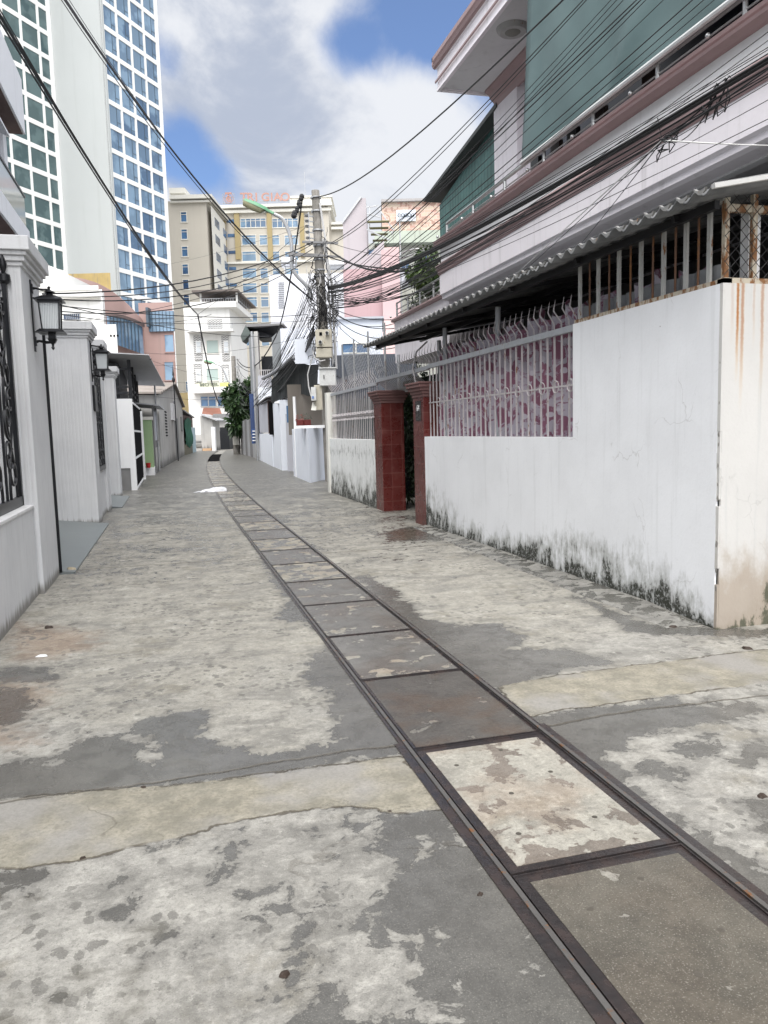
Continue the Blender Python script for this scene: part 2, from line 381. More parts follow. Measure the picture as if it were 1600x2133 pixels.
def concrete_common(t, p, dry, wet, wf, rf=None, spots=True, far=None):
    n1 = t.noise(p, 1.1, 6, 0.62); n2 = t.noise(p, 7, 8, 0.70); n3 = t.noise(p, 60, 3, 0.6); n4 = t.noise(p, 190, 2, 0.5)
    nb = t.noise(t.map(p, (0.8, 1.5, 1), loc=(4, 9, 0)), 2.6, 9, 0.68, 0.4)
    c = t.mix(t.ss(n1, 0.33, 0.68), dry, sc(dry, 0.80))
    if far is not None: c = t.mix(far, c, (0.315, 0.300, 0.258))
    gm = t.noise(t.map(p, loc=(11, 2, 0)), 1.9, 6, .66); c = t.mix(t.m('MULTIPLY', t.ss(gm, .54, .66), .60), c, (.15, .135, .10))
    c = t.mix(t.m('MULTIPLY', t.ss(nb, 0.49, 0.61), 0.62), c, sc(dry, 0.46))
    c = t.mix(t.m('MULTIPLY', t.ss(nb, 0.44, 0.30), 0.55), c, sc(dry, 1.28))
    c = t.mix(t.m('MULTIPLY', t.ss(n2, 0.50, 0.64), 0.60), c, sc(dry, 0.56))
    c = t.mix(t.m('MULTIPLY', t.ss(n2, 0.46, 0.32), 0.55), c, sc(dry, 1.30))
    n5 = t.noise(t.map(p, loc=(7, 3, 0)), 24, 6, 0.74)
    c = t.mix(t.m('MULTIPLY', t.ss(n5, 0.54, 0.64), 0.62), c, sc(dry, 0.42))
    c = t.mix(t.m('MULTIPLY', t.ss(n5, 0.46, 0.36), 0.40), c, sc(dry, 1.35))
    c = t.mix(t.m('MULTIPLY', t.ss(n3, 0.40, 0.70), 0.40), c, sc(dry, 0.55))
    w = t.mix(t.ss(n2, 0.38, 0.64), wet, sc(wet, 0.72)); w = t.mix(t.m('MULTIPLY', t.ss(n3, 0.35, 0.7), 0.45), w, sc(wet, 0.60)); w = t.mix(t.m('MULTIPLY', t.ss(n1, 0.48, 0.66), 0.6), w, sc(wet, 1.35))
    w = t.mix(t.m('MULTIPLY', t.ss(n5, 0.54, 0.66), 0.45), w, sc(wet, 0.55))
    if rf is not None: c = t.mix(rf, c, (0.25, 0.15, 0.085)); w = t.mix(rf, w, (0.085, 0.048, 0.026))
    if spots:
        for (scl, th, off, k0) in ((11.0, 0.22, (0, 0, 0), 0.75), (5.0, 0.15, (3, 5, 0), 0.75), (17.0, 0.30, (1, 2, 0), 0.7)):
            sp = t.voro(t.map(p, (1, 0.8, 1), loc=off), scl); spn = t.noise(t.map(p, loc=off), scl*2.2, 6, .65, .5)
            k = t.ss(t.m('ADD', sp, t.m('MULTIPLY', t.m('SUBTRACT', spn, .5), 0.75)), th+.02, th-.02)
            k = t.m('MULTIPLY', k, t.ss(t.noise(t.map(p, loc=off), 1.3, 4), 0.50, 0.57)); c = t.mix(t.m('MULTIPLY', k, k0), c, wet)
    pit = t.ss(t.voro(p, 45), 0.12, 0.05); pit = t.m('MULTIPLY', pit, t.ss(t.noise(p, 5, 2), 0.48, 0.60))
    c = t.mix(t.m('MULTIPLY', pit, 0.85), c, sc(dry, 0.22))
    col = t.mix(wf, c, w)
    g = t.m('MULTIPLY', t.ss(n4, 0.58, 0.70), 0.22); col = t.mix(g, col, (0.50, 0.48, 0.42))
    g2 = t.m('MULTIPLY', t.ss(n4, 0.42, 0.30), 0.38); col = t.mix(g2, col, (0.045, 0.043, 0.038))
    h = t.m('ADD', t.m('MULTIPLY', n3, 0.5), t.m('ADD', t.m('MULTIPLY', n5, 0.7), t.m('MULTIPLY', n4, 0.25)))
    return col, h, n1, n2, n3

def lane_mat(t):
    p = t.pos(); y = t.sep(p)[1]
    nn = t.noise(p, 1.5, 3, 0.5); nf = t.noise(p, 8, 9, 0.62, 0.7); ng = t.noise(p, 34, 5, 0.6)
    e = t.m('ADD', t.attr('wet'), t.m('MULTIPLY', t.m('SUBTRACT', nf, 0.5), 0.60))
    e = t.m('ADD', e, t.m('MULTIPLY', t.m('SUBTRACT', ng, 0.5), 0.22))
    e = t.m('ADD', e, t.m('MULTIPLY', t.m('SUBTRACT', nn, 0.5), 0.34))
    wf = t.ss(e, -0.022, 0.020)
    damp = t.m('MULTIPLY', t.ss(e, -0.16, 0.0), 0.42)
    yl = t.m('MULTIPLY', t.ss(t.m('ADD', y, t.m('MULTIPLY', t.m('SUBTRACT', t.noise(p, .8, 4, .6), .5), 9.0)), 2.6, 5.5), .85)
    rf = t.m('MULTIPLY', t.ss(t.m('ADD', t.attr('rust'), t.m('MULTIPLY', t.m('SUBTRACT', nf, 0.5), 0.6)), -0.05, 0.25), 0.42)
    col, h, n1, n2, n3 = concrete_common(t, p, (0.345, 0.336, 0.308), (0.118, 0.114, 0.104), t.m('MAXIMUM', wf, damp), rf, far=yl)
    col = t.mix(t.m('MULTIPLY', t.ss(t.m('ADD', t.attr('grime'), t.m('MULTIPLY', t.m('SUBTRACT', nf, .5), .35)), -.06, .12), .62), col, (.075, .068, .05))
    pa = t.attr('patch'); pe = t.m('ADD', pa, t.m('MULTIPLY', t.m('SUBTRACT', nf, 0.5), 0.10))
    pm = t.ss(pe, -0.003, 0.004)
    pc = t.mix(t.ss(n2, 0.36, 0.62), (0.315, 0.288, 0.225), (0.19, 0.177, 0.138)); pc = t.mix(t.m('MULTIPLY', t.ss(n3, 0.4, 0.7), 0.6), pc, (0.14, 0.13, 0.095))
    pc = t.mix(t.ss(t.noise(p, 1.7, 3), 0.45, 0.62), pc, t.mix(n3, (0.31, 0.298, 0.275), (0.19, 0.182, 0.17)))
    col = t.mix(t.m('MULTIPLY', pm, 0.80), col, pc)
    crack = t.ss(t.m('ABSOLUTE', pe), 0.012, 0.004)
    crack = t.m('MULTIPLY', crack, t.ss(t.noise(p, 3.5, 3), 0.40, 0.5))
    jl = None
    for yy in (3.36, 9.25, 13.1, 18.9, 25.0, 33.0):
        q = t.ss(t.m('ABSOLUTE', t.m('ADD', t.m('SUBTRACT', y, yy+0.02), t.m('MULTIPLY', t.m('SUBTRACT', n1, 0.5), 0.25))), 0.012+yy*0.0012, 0.003)
        jl = q if jl is None else t.m('MAXIMUM', jl, q)
    hair = t.ss(t.voro(t.warp(t.map(p, (1, 1.3, 0)), 1.6, .9), 0.5, 'DISTANCE_TO_EDGE'), 0.005, 0.001)
    hair = t.m('MULTIPLY', hair, t.ss(t.noise(p, 2.2, 3), 0.50, 0.58))
    k = t.m('MAXIMUM', crack, t.m('MAXIMUM', t.m('MULTIPLY', jl, 0.85), t.m('MULTIPLY', hair, 0.35)))
    col = t.mix(t.m('MULTIPLY', k, .8), col, (0.055, 0.045, 0.03))
    r = t.mix(wf, (0.88,)*3, t.mix(t.ss(n2, 0.40, 0.62), (0.13,)*3, (0.34,)*3))
    r = t.mix(t.ss(y, 9, 20), r, t.mix(n2, (.24,)*3, (.58,)*3))
    rg = t.new('ShaderNodeRGBToBW'); t.put(rg.inputs[0], r)
    hh = t.m('ADD', t.m('MULTIPLY', h, t.ss(wf, 0, 1, 1.0, 0.30)), t.m('MULTIPLY', k, -1.2)); hh = t.m('ADD', hh, t.m('MULTIPLY', pm, 0.4))
    return col, rg.outputs[0], t.bump(hh, 0.45, 0.012)
M['lane'] = newmat('wet_and_dry_concrete', build=lane_mat, spec=0.5)
M['earth'] = stucco('ground_earth', (0.26, 0.25, 0.23), 0.2, 0)
make_lane()
MB().add([(-1500, -300, -0.06), (1500, -300, -0.06), (1500, 2500, -0.06), (-1500, 2500, -0.06)], [(0, 1, 2, 3)]).build('ground', M['earth'], kind='structure', label='open ground beyond the lane', loc=(0, 0, -0.06))
b = MB(); yy = -3.0
while yy < 60:
    y2 = yy+0.6; a0, a1 = drain_x(yy), drain_x(y2)
    b.add([(a0-0.36, yy, -0.035), (a0+0.36, yy, -0.035), (a1+0.36, y2, -0.035), (a1-0.36, y2, -0.035)], [(0, 1, 2, 3)]); yy = y2
b.build('drain_channel', M['dark'], kind='structure', label='dark bottom of the drain under the covers', loc=(1.3, 0, -0.035))

# steel angles along both sides of the drain
def rusty_dark(t):
    p = t.pos(); n = t.noise(p, 8, 6, 0.65); n2 = t.noise(p, 60, 3)
    c = t.mix(t.ss(n, 0.4, 0.65), (0.040, 0.034, 0.036), (0.060, 0.040, 0.036)); c = t.mix(t.m('MULTIPLY', n2, 0.4), c, (0.09, 0.09, 0.09))
    return c, t.ss(n, 0.35, 0.65, 0.12, 0.34), t.bump(n2, 0.3, 0.004)
M['wetsteel'] = newmat('wet_rusty_steel', build=rusty_dark, metal=0.4)
M['lipsteel'] = paint('worn_steel_lip', (0.13, 0.125, 0.12), 0.4, 0.4, 0.3)
for side, nm in ((-1, 'wall'), (1, 'house')):
    root = thing('steel_edge', 'long dark steel angle edging the drain on the %s' % ('left side, towards the grey fence' if side < 0 else 'right side, towards the white wall'), 'drain edge', (1.345+side*0.35, 0.8, 0), 'steel edges along the drain')
    fl = MB(); lp = MB(); yy = -1.0
    while yy < 50:
        y2 = yy+(0.5 if yy > 10 else 0.55); a0, a1 = drain_x(yy), drain_x(y2)
        for mb, o0, o1, z in ((fl, 0.352, 0.394 if yy < 3.2 else 0.370, 0.006), (lp, 0.334, 0.352, 0.012)):
            l0, l1 = sorted((side*o0, side*o1))
            mb.add([(a0+l0, yy, -0.03), (a0+l1, yy, -0.03), (a0+l1, yy, z), (a0+l0, yy, z), (a1+l0, y2, -0.03), (a1+l1, y2, -0.03), (a1+l1, y2, z), (a1+l0, y2, z)],
                   [(3, 2, 6, 7), (0, 3, 7, 4), (1, 5, 6, 2)])
        yy = y2
    fl.build('flange', M['wetsteel'], root); lp.build('lip', M['lipsteel'], root)

M['holedark'] = stucco('hole_dark', (.07, .062, .05), .3, .2)
def cover_mat(name, dry, wet, thr, rust=0.0, dark=0.0):
    def f(t):
        p = t.pos()
        nf = t.noise(p, 5.5, 8, 0.6, 0.3); e = t.ss(nf, thr-0.012, thr+0.012)
        rf = t.m('MULTIPLY', t.ss(t.noise(p, 2.8, 4), 0.45, 0.62), rust) if rust else None
        col, h, n1, n2, n3 = concrete_common(t, p, dry, wet, e, rf, spots=False)
        rr = t.new('ShaderNodeRGBToBW'); t.put(rr.inputs[0], t.mix(e, (0.85,)*3, (0.24,)*3))
        return col, rr.outputs[0], t.bump(h, 0.4, 0.01)
    return newmat(name, build=f)
CM = [cover_mat('cover_concrete_brown_damp', (0.30, 0.285, 0.25), (0.108, 0.098, 0.080), 0.34, 0.1),
      cover_mat('cover_concrete_dry_pink', (0.37, 0.355, 0.31), (0.19, 0.165, 0.14), 0.55, 0.25),
      cover_mat('cover_concrete_dark_wet', (0.19, 0.18, 0.16), (0.085, 0.078, 0.070), 0.36, 0.45),
      cover_mat('cover_concrete_grey_wet', (0.30, 0.285, 0.245), (0.150, 0.145, 0.135), 0.40, 0.25)]
CM.append(cover_mat('cover_concrete_far', (0.31, 0.29, 0.245), (0.155, 0.15, 0.138), 0.50, 0.1))
labs = ['damp brown concrete drain cover nearest the viewer, thick steel rim', 'dry pale pinkish concrete drain cover with damp spots', 'dark wet concrete drain cover with rusty tinge beyond the pale one',
        'grey wet concrete drain cover, fourth along the drain', 'grey wet concrete drain cover, fifth along the drain', 'grey concrete drain cover with a dry beige half, sixth along the drain']
ends = [1.08, 2.235, 3.31, 4.37, 5.40, 6.47]
while ends[-1] < 43: ends.append(ends[-1]+1.08)
for i in range(len(ends)-1):
    y0, y1 = ends[i]+0.006, ends[i+1]-0.006; cy = (y0+y1)/2; cx = drain_x(cy); sk = math.atan(2*0.00089*max(0, cy-12))
    def xf(p, cx=cx, cy=cy, sk=sk): return (cx+p[0]+(p[1]-cy)*math.tan(sk), p[1], p[2])
    lab = labs[i] if i < 6 else 'grey damp concrete drain cover, %s from the viewer along the drain' % nth(i+1)
    root = thing('drain_cover', lab, 'drain cover', (cx, y0, -0.02), 'concrete drain covers' if i < 6 else 'far concrete drain covers')
    rim = 0.044 if i < 2 else (0.020 if i < 4 else (0.014 if i < 8 else .008))
    w = 0.326; mi = [0, 1, 2, 3, 3, 3][i] if i < 6 else [3, 4, 3, 4, 3, 3, 4][i % 7]
    MB(xf).box(-w+rim, w-rim, y0+rim, y1-rim, -0.03, 0.004).build('slab', CM[mi], root, bevel=0)
    r = MB(xf)
    for (a, b_, c, d) in ((-w, -w+rim, y0, y1), (w-rim, w, y0, y1), (-w+rim, w-rim, y0, y0+rim), (-w+rim, w-rim, y1-rim, y1)): r.box(a, b_, c, d, -0.03, 0.002)
    l = 0.004
    for (a, b_, c, d) in ((-w, -w+l, y0, y1), (w-l, w, y0, y1), (-w+l, w-l, y0, y0+l), (-w+l, w-l, y1-l, y1)): r.box(a, b_, c, d, 0.0022, 0.009)
    r.build('rim', M['wetsteel'], root)
    if i < 12:
        for (hx, hy) in ((-0.16, 0.22), (0.14, 0.24), (-0.05, 0.5), (0.17, 0.62), (-0.17, 0.8), (0.08, 0.88))[:6 if i < 3 else 4]:
            jx = random.uniform(-.03, .03); hh = MB(xf); hh.lathe((hx+jx, y0+hy*(y1-y0), 0), [(0.001, 0.0), (0.0105, 0.0), (0.011, 0.0046), (0.007, 0.0051), (0.001, 0.0049)], 10)
            hh.build('lifting_hole', M['holedark'], root)  # small dark disc on top of the slab marks the hole

# litter on the lane
def blob(c, r, flat, seg=9, jag=0.35, rnd=random):
    mb = MB(); n = seg; pts = []
    for k in range(n):
        a = 2*math.pi*k/n; q = r*(1+rnd.uniform(-jag, jag)); pts.append((c[0]+math.cos(a)*q, c[1]+math.sin(a)*q*0.8))
    vs = [(x, y, c[2]) for x, y in pts]+[(c[0]+(x-c[0])*.7, c[1]+(y-c[1])*.7, c[2]+flat*rnd.uniform(.6, 1.2)) for x, y in pts]+[(c[0], c[1], c[2]+flat)]
    fs = [(k, (k+1) % n, n+(k+1) % n, n+k) for k in range(n)]+[(n+k, n+(k+1) % n, 2*n) for k in range(n)]
    return mb.add(vs, fs)
M['leaf_brown'] = paint('dry_leaf_brown', (0.035, 0.022, 0.015), 0.7)
for (u, v, r, l) in ((103, 1308, 0.035, 'dark dry leaf scrap on the left by the grey fence'), (1000, 1864, 0.011, 'small black pebble on the pale concrete in the foreground'), (1219, 1580, 0.012, 'tiny dark chip right of the dark wet drain cover'), (1588, 1660, 0.02, 'black chip on the pale concrete at the right edge'), (592, 2032, 0.022, 'dark pebble lying in the damp trail at bottom centre'), (172, 1788, 0.012, 'black chip on the edge of the yellowish concrete strip')):
    p = PZ(u, v); blob((p[0], p[1], 0.001), r, r*0.45).build('debris', M['leaf_brown'], None, l, 'debris')
p = PZ(88, 1367); mb = blob((p[0], p[1], 0.002), 0.04, 0.006); mb.build('paper_scrap', M['white'], None, 'small white scrap lying on the left of the lane', 'litter')
p = PZ(158, 1783); p = PZ(152, 1187); blob((p[0], p[1]-0.1, 0), 0.06, 0.05).build('stone', stucco('pale_stone', (0.42, 0.36, 0.26), .2, 0), None, 'rounded yellowish stone at the foot of the grey gate post', 'stone')
M['plastic'] = newmat('white_plastic', (0.58, 0.59, 0.62), 0.35)
p = PZ(437, 1024); mb = MB(); rr = random.Random(3); N = 14; K = 6
vs = []; fs = []
for j in range(K+1):
    for k in range(N):
        s = k/(N-1); a = math.pi*j/K
        wdt = 0.22*min(1, (s*1.6)+0.05)*(1 if s < .9 else .75); ht = 0.10*min(1, s*1.5+0.02)*(1 if s < .93 else .6)
        vs.append((p[0]-0.42+s*0.85, p[1]-0.1-math.cos(a)*wdt+s*0.15+rr.uniform(-.02, .02), 0.004+abs(math.sin(a))*ht*(1+rr.uniform(-.25, .25))))
for j in range(K):
    for k in range(N-1): fs.append((j*N+k, j*N+k+1, (j+1)*N+k+1, (j+1)*N+k))
mb.add(vs, fs); mb.build('plastic_bag', M['plastic'], None, 'crumpled white plastic bag lying flat on the wet lane', 'bag')

for (u, v, r, l) in ((1402, 1306, .03, 'brown leaf scrap near the foot of the white wall corner'), (1555, 1352, .035, 'dry twig scrap on the concrete right of the wall corner'), (1008, 1420, .008, 'tiny black speck on the wet concrete right of the drain'), (300, 1640, .012, 'small dark grit on the edge of the concrete strip'), (812, 1690, .008, 'dark grit beside the drain on the left'), (765, 1057, .03, 'dark leaf at the foot of the stained low wall')):
    p = PZ(u, v); blob((p[0], p[1], 0.001), r, r*0.35, 7, .5).build('debris', M['leaf_brown'], None, l, 'debris')
b = MB(); pts_ = [3.40, 3.43, 3.41, 3.45, 3.42, 3.46, 3.43, 3.48, 3.50, 3.49]; ys_ = np.linspace(4.75, 11.1, len(pts_))
for i in range(len(pts_)-1): b.add([(pts_[i], ys_[i], .001), (pts_[i+1], ys_[i+1], .001), (3.72, ys_[i+1], .035), (3.72, ys_[i], .035 if i else .004), (pts_[i]+.02, ys_[i], .014 if i else .003), (pts_[i+1]+.02, ys_[i+1], .014)], [(0, 1, 5, 4), (4, 5, 2, 3)])
b.build('apron', cover_mat('apron_concrete', (.27, .265, .245), (.13, .127, .115), .50), kind='structure', label='rough concrete apron along the foot of the white wall')

# ================================================================== RIGHT SIDE
def wall_mold(t, axis=1, prof=((4.6, 0.06), (5.2, 0.26), (6.5, 0.34), (8.0, 0.20), (9.5, 0.20), (10.6, 0.42), (11.2, 0.50)), base=(0.84, 0.86, 0.89), top_streak=0.0, extra=0.0):
    p = t.pos(); s = t.sep(p); z = s[2]; y = s[axis]
    vc = t.new('ShaderNodeFloatCurve'); cv = vc.mapping.curves[0]
    lo, hi = prof[0][0], prof[-1][0]
    pts = [((a-lo)/(hi-lo), b) for a, b in prof]
    cv.points[0].location = pts[0]; cv.points[-1].location = pts[-1]
    for q in pts[1:-1]: cv.points.new(*q)
    vc.mapping.update(); t.put(vc.inputs['Value'], t.m('DIVIDE', t.m('SUBTRACT', y, lo), hi-lo))
    n1 = t.noise(p, 1.3, 5, .6); st = t.noise(t.map(p, (6, 6, 2.2)), 2.2, 9, 0.72, 0.4); fine = t.noise(p, 40, 5, 0.65); md = t.noise(p, 3.2, 7, 0.65)
    c = t.mix(t.ss(n1, .35, .7), base, sc(base, .93))
    c = t.mix(t.m('MULTIPLY', t.ss(fine, .5, .75), .14), c, sc(base, .7))
    gs = t.noise(t.map(p, (9, 9, .4)), 1.5, 5, .6)
    c = t.mix(t.m('MULTIPLY', t.ss(gs, .52, .72), .16+extra), c, (.40, .42, .42))
    rel = t.m('DIVIDE', z, t.m('MAXIMUM', t.m('MULTIPLY', vc.outputs[0], 1.0), 0.02))
    a = t.m('ADD', t.m('MULTIPLY', t.m('SUBTRACT', 1.0, rel), 0.42), t.m('ADD', t.m('MULTIPLY', t.m('SUBTRACT', st, .5), 1.5), t.m('MULTIPLY', t.m('SUBTRACT', md, .5), 1.7)))
    grey = t.m('MULTIPLY', t.ss(a, -0.28, 0.22), 0.75); blk = t.m('MULTIPLY', t.ss(a, 0.12, 0.34), t.ss(rel, 1.5, 0.7))
    c = t.mix(t.m('MULTIPLY', grey, t.ss(rel, 2.8, 0.5)), c, (.33, .34, .32))
    c = t.mix(t.m('MULTIPLY', blk, t.ss(fine, .72, .48)), c, (.030, .032, .024))
    ck = t.ss(t.voro(t.warp(t.map(p, (1, 1, .8)), 2.5, .5), 1.1, 'DISTANCE_TO_EDGE'), .006, .001); ck = t.m('MULTIPLY', ck, t.ss(t.noise(p, 1.9, 3), .52, .6))
    c = t.mix(t.m('MULTIPLY', ck, .28), c, (.30, .30, .29))
    pk = t.ss(t.voro(p, 3.2), .035, .022); pk = t.m('MULTIPLY', pk, t.ss(t.noise(p, 2.6), .55, .6)); c = t.mix(pk, c, (.14, .13, .12))
    if top_streak:
        tz = t.m('SUBTRACT', top_streak, z)
        k = t.m('MULTIPLY', t.ss(t.m('ADD', t.m('MULTIPLY', t.m('SUBTRACT', st, .5), 2.2), t.m('SUBTRACT', 0.35, t.m('ABSOLUTE', t.m('SUBTRACT', tz, .28)))), .28, .55), .7)
        c = t.mix(k, c, (.17, .18, .17))
    return c, fine, ck, blk, md
def m_front(t):
    c, fine, ck, blk, md = wall_mold(t)
    return c, .8, t.bump(t.m('ADD', t.m('MULTIPLY', fine, .4), md), .22, .015)
def m_stain(t):
    c, fine, ck, blk, md = wall_mold(t, prof=((13.8, .55), (15, .42), (16, .36), (17.2, .5), (18.6, .4)), base=(.80, .82, .82), top_streak=1.31, extra=.16)
    return c, .85, t.bump(fine, .2, .01)
def m_end(t):       # end wall facing the viewer: rust runs and a brown foot
    c, fine, ck, blk, md = wall_mold(t, axis=0, prof=((3.7, .03), (4.0, .14), (4.3, .42), (5.2, .35), (8, .3)), base=(.56, .555, .54), extra=.3)
    p = t.pos(); s = t.sep(p); x, z = s[0], s[2]
    br = t.ss(t.m('ADD', t.m('SUBTRACT', .62, z), t.m('MULTIPLY', t.m('SUBTRACT', t.noise(t.map(p, (3, 3, 2)), 2.2, 6, .65), .5), .9)), -.08, .35)
    c = t.mix(t.m('MULTIPLY', br, .75), c, t.mix(md, (.24, .18, .125), (.40, .34, .27)))
    wob = t.m('MULTIPLY', t.m('SUBTRACT', t.noise(t.map(p, (1, 1, 1)), 1.7, 3), .5), .05)
    for (x0, w, ln, k) in ((3.845, .018, .75, .95), (3.885, .022, .95, .7), (3.80, .02, .5, .22), (3.98, .015, .5, .3), (4.05, .022, .9, .6), (4.17, .02, .6, .5), (4.32, .03, .8, .5)):
        d = t.m('ABSOLUTE', t.m('SUBTRACT', t.m('ADD', x, wob), x0))
        d = t.m('ADD', d, t.m('MULTIPLY', t.m('SUBTRACT', fine, .5), .02))
        f = t.m('MULTIPLY', t.ss(d, w, w*.2), t.ss(z, 2.44-ln, 2.44-ln*.25)); c = t.mix(t.m('MULTIPLY', f, k), c, t.mix(f, (.55, .36, .13), (.33, .13, .035)))
    c = t.mix(t.m('MULTIPLY', blk, .85), c, (.06, .07, .045))
    return c, .8, t.bump(t.m('ADD', t.m('MULTIPLY', fine, .4), md), .25, .015)
M['wall_front'] = newmat('white_wall_with_mould', build=m_front); M['wall_stain'] = newmat('stained_low_wall', build=m_stain); M['wall_end'] = newmat('rust_streaked_wall', build=m_end)

root = thing('boundary_wall', 'tall white plastered wall with black mould at its foot and rust runs at its corner', 'wall', (3.8, 4.7, 0))
b = MB(); X0, X1 = 3.72, 3.88
# L-shaped front outline at x=3.72 with a finely broken corner edge
b.prism([(X0, 4.632, -.02), (X0, 11.15, -.02), (X0, 11.15, 1.375), (X0, 6.66, 1.375), (X0, 6.66, 2.44), (X0, 4.632, 2.44)], (.16, 0, 0))
b.build('wall_panel', M['wall_front'], root)
b = MB(); b.box(3.735, 9.0, 4.60, 4.632, -.02, 2.44); b.build('end_panel', M['wall_end'], root, label='end face streaked with rust')
b = MB(); rr = random.Random(5); z = 0.0      # chipped corner bead
while z < 2.42:
    h = rr.uniform(.05, .16); e = rr.uniform(-.006, .003) if rr.random() < .75 else .016
    b.box(3.7195+max(0, e), 3.735, 4.6005+max(0, e), 4.632, z, min(z+h, 2.44)); z += h
b.build('corner_edge', M['wall_end'], root)
b = MB()
for zc, r_ in ((1.62, .012), (1.4, .02), (1.33, .014), (1.18, .018), (1.05, .012), (.95, .022), (.62, .03), (.43, .016), (.3, .02), (1.9, .009)):
    blob((3.722, 4.607, zc), r_, .0, 8); v = b
    n = 7
    pts = [(3.7185, 4.608+math.cos(2*math.pi*k/n)*r_*.55*rr.uniform(.5, .9)+.008, zc+math.sin(2*math.pi*k/n)*r_*rr.uniform(.6, 1.3)) for k in range(n)]
    b.prism(pts, (.004, 0, 0))
for o in [o for o in COL.objects if o.name.startswith('Mesh')]: pass
b.build('chip', stucco('bare_render_chip', (.30, .29, .27), .3, 0), root, label='chipped render along the corner')

root = thing('low_wall', 'low stained white wall with dark drips below its railing', 'wall', (3.8, 13.9, 0))
MB().box(3.72, 3.86, 14.12, 18.42, -.02, 1.31).build('wall_panel', M['wall_stain'], root)
MB().box(3.68, 3.9, 18.42, 18.64, -.02, 2.42).build('end_post', stucco('weathered_post', (.68, .68, .64), .15, .35), root)

# red tiled gate pillars
def m_tile(t):
    p = t.pos(); s = t.sep(p); u = t.m('ADD', s[0], s[1])
    tz = t.m('FRACT', t.m('DIVIDE', t.m('ADD', s[2], .08), .26)); tu = t.m('FRACT', t.m('DIVIDE', t.m('SUBTRACT', u, 17.27), .2))
    g = t.m('MINIMUM', t.m('MINIMUM', tz, t.m('SUBTRACT', 1.0, tz)), t.m('MINIMUM', tu, t.m('SUBTRACT', 1.0, tu)))
    gf = t.ss(g, .022, .010)
    cell = t.new('ShaderNodeTexWhiteNoise'); t.put(cell.inputs['Vector'], t.comb(t.m('FLOOR', t.m('DIVIDE', t.m('ADD', s[2], .08), .26)), t.m('FLOOR', t.m('DIVIDE', t.m('SUBTRACT', u, 17.27), .2)), 0))
    n = t.noise(p, 6, 4)
    c = t.mix(cell.outputs['Value'], (.095, .018, .016), (.125, .026, .022)); c = t.mix(t.ss(n, .55, .75), c, (.15, .045, .038))
    c = t.mix(t.m('MULTIPLY', gf, .6), c, (.22, .10, .085))
    return c, t.ss(n, .3, .7, .22, .4), t.bump(t.ss(g, 0, .03), .3, .004)
M['tile'] = newmat('red_glazed_tile', build=m_tile)
M['mauve'] = stucco('mauve_moulding', (.20, .105, .10), .15, .15)
def cap_profile(b, x0, x1, y0, y1, z, steps):
    for (o, h) in steps: b.box(x0-o, x1+o, y0-o, y1+o, z, z+h); z += h
def pillar(y0, y1, lab, xr=4.14):
    root = thing('gate_pillar', lab, 'gate pillar', (3.93, (y0+y1)/2, 0), 'red tiled gate pillars')
    MB().box(3.715, xr, y0, y1, -.02, 1.975).build('shaft', M['tile'], root, bevel=.006)
    b = MB(); cap_profile(b, 3.715, xr, y0, y1, 1.975, [(.015, .05), (.035, .045), (.06, .05), (.085, .05), (.10, .03)])
    b.build('capital', M['mauve'], root, bevel=.008)
    return root
g1 = pillar(13.58, 14.10, 'red tiled gate pillar on the far side of the gate, two tiles wide towards the viewer')
g2 = pillar(11.16, 11.68, 'red tiled gate pillar with a dark number plate, next to the curtained railing')
def text(body, size, loc, rotz, mat, name, parent=None, ext=.004, tilt=math.radians(90), font_scale=1.0, align='CENTER', label=None, bold=0.0):
    cu = bpy.data.curves.new(name, 'FONT'); cu.body = body; cu.size = size; cu.extrude = ext; cu.offset = bold; cu.align_x = align; cu.align_y = 'CENTER'
    tmp = bpy.data.objects.new('tmp', cu); COL.objects.link(tmp)
    dg = bpy.context.evaluated_depsgraph_get(); me = bpy.data.meshes.new_from_object(tmp.evaluated_get(dg)); bpy.data.objects.remove(tmp)
    me.materials.clear(); me.materials.append(mat)
    rot = Matrix.Rotation(rotz, 4, 'Z') @ Matrix.Rotation(tilt, 4, 'X') @ Matrix.Diagonal((font_scale, 1, 1, 1)); me.transform(rot)
    org = ORG[parent.name] if parent else np.zeros(3)
    off = np.array(loc, float)-org; me.transform(Matrix.Translation(tuple(off)))
    o = bpy.data.objects.new(name, me); COL.objects.link(o)
    if parent: o.parent = parent
    ORG[o.name] = org
    tag(o, label)
    return o
pl = MB().box(3.704, 3.715, 11.26, 11.52, 1.62, 1.92).build('number_plate', M['wetsteel'], g2, label='dark house number plate')
text('64', .13, (3.702, 11.39, 1.81), math.radians(-90), M['white'], 'number', pl, ext=.002)
text('NGO', .05, (3.702, 11.39, 1.68), math.radians(-90), M['white'], 'letters', pl, ext=.002) if False else None

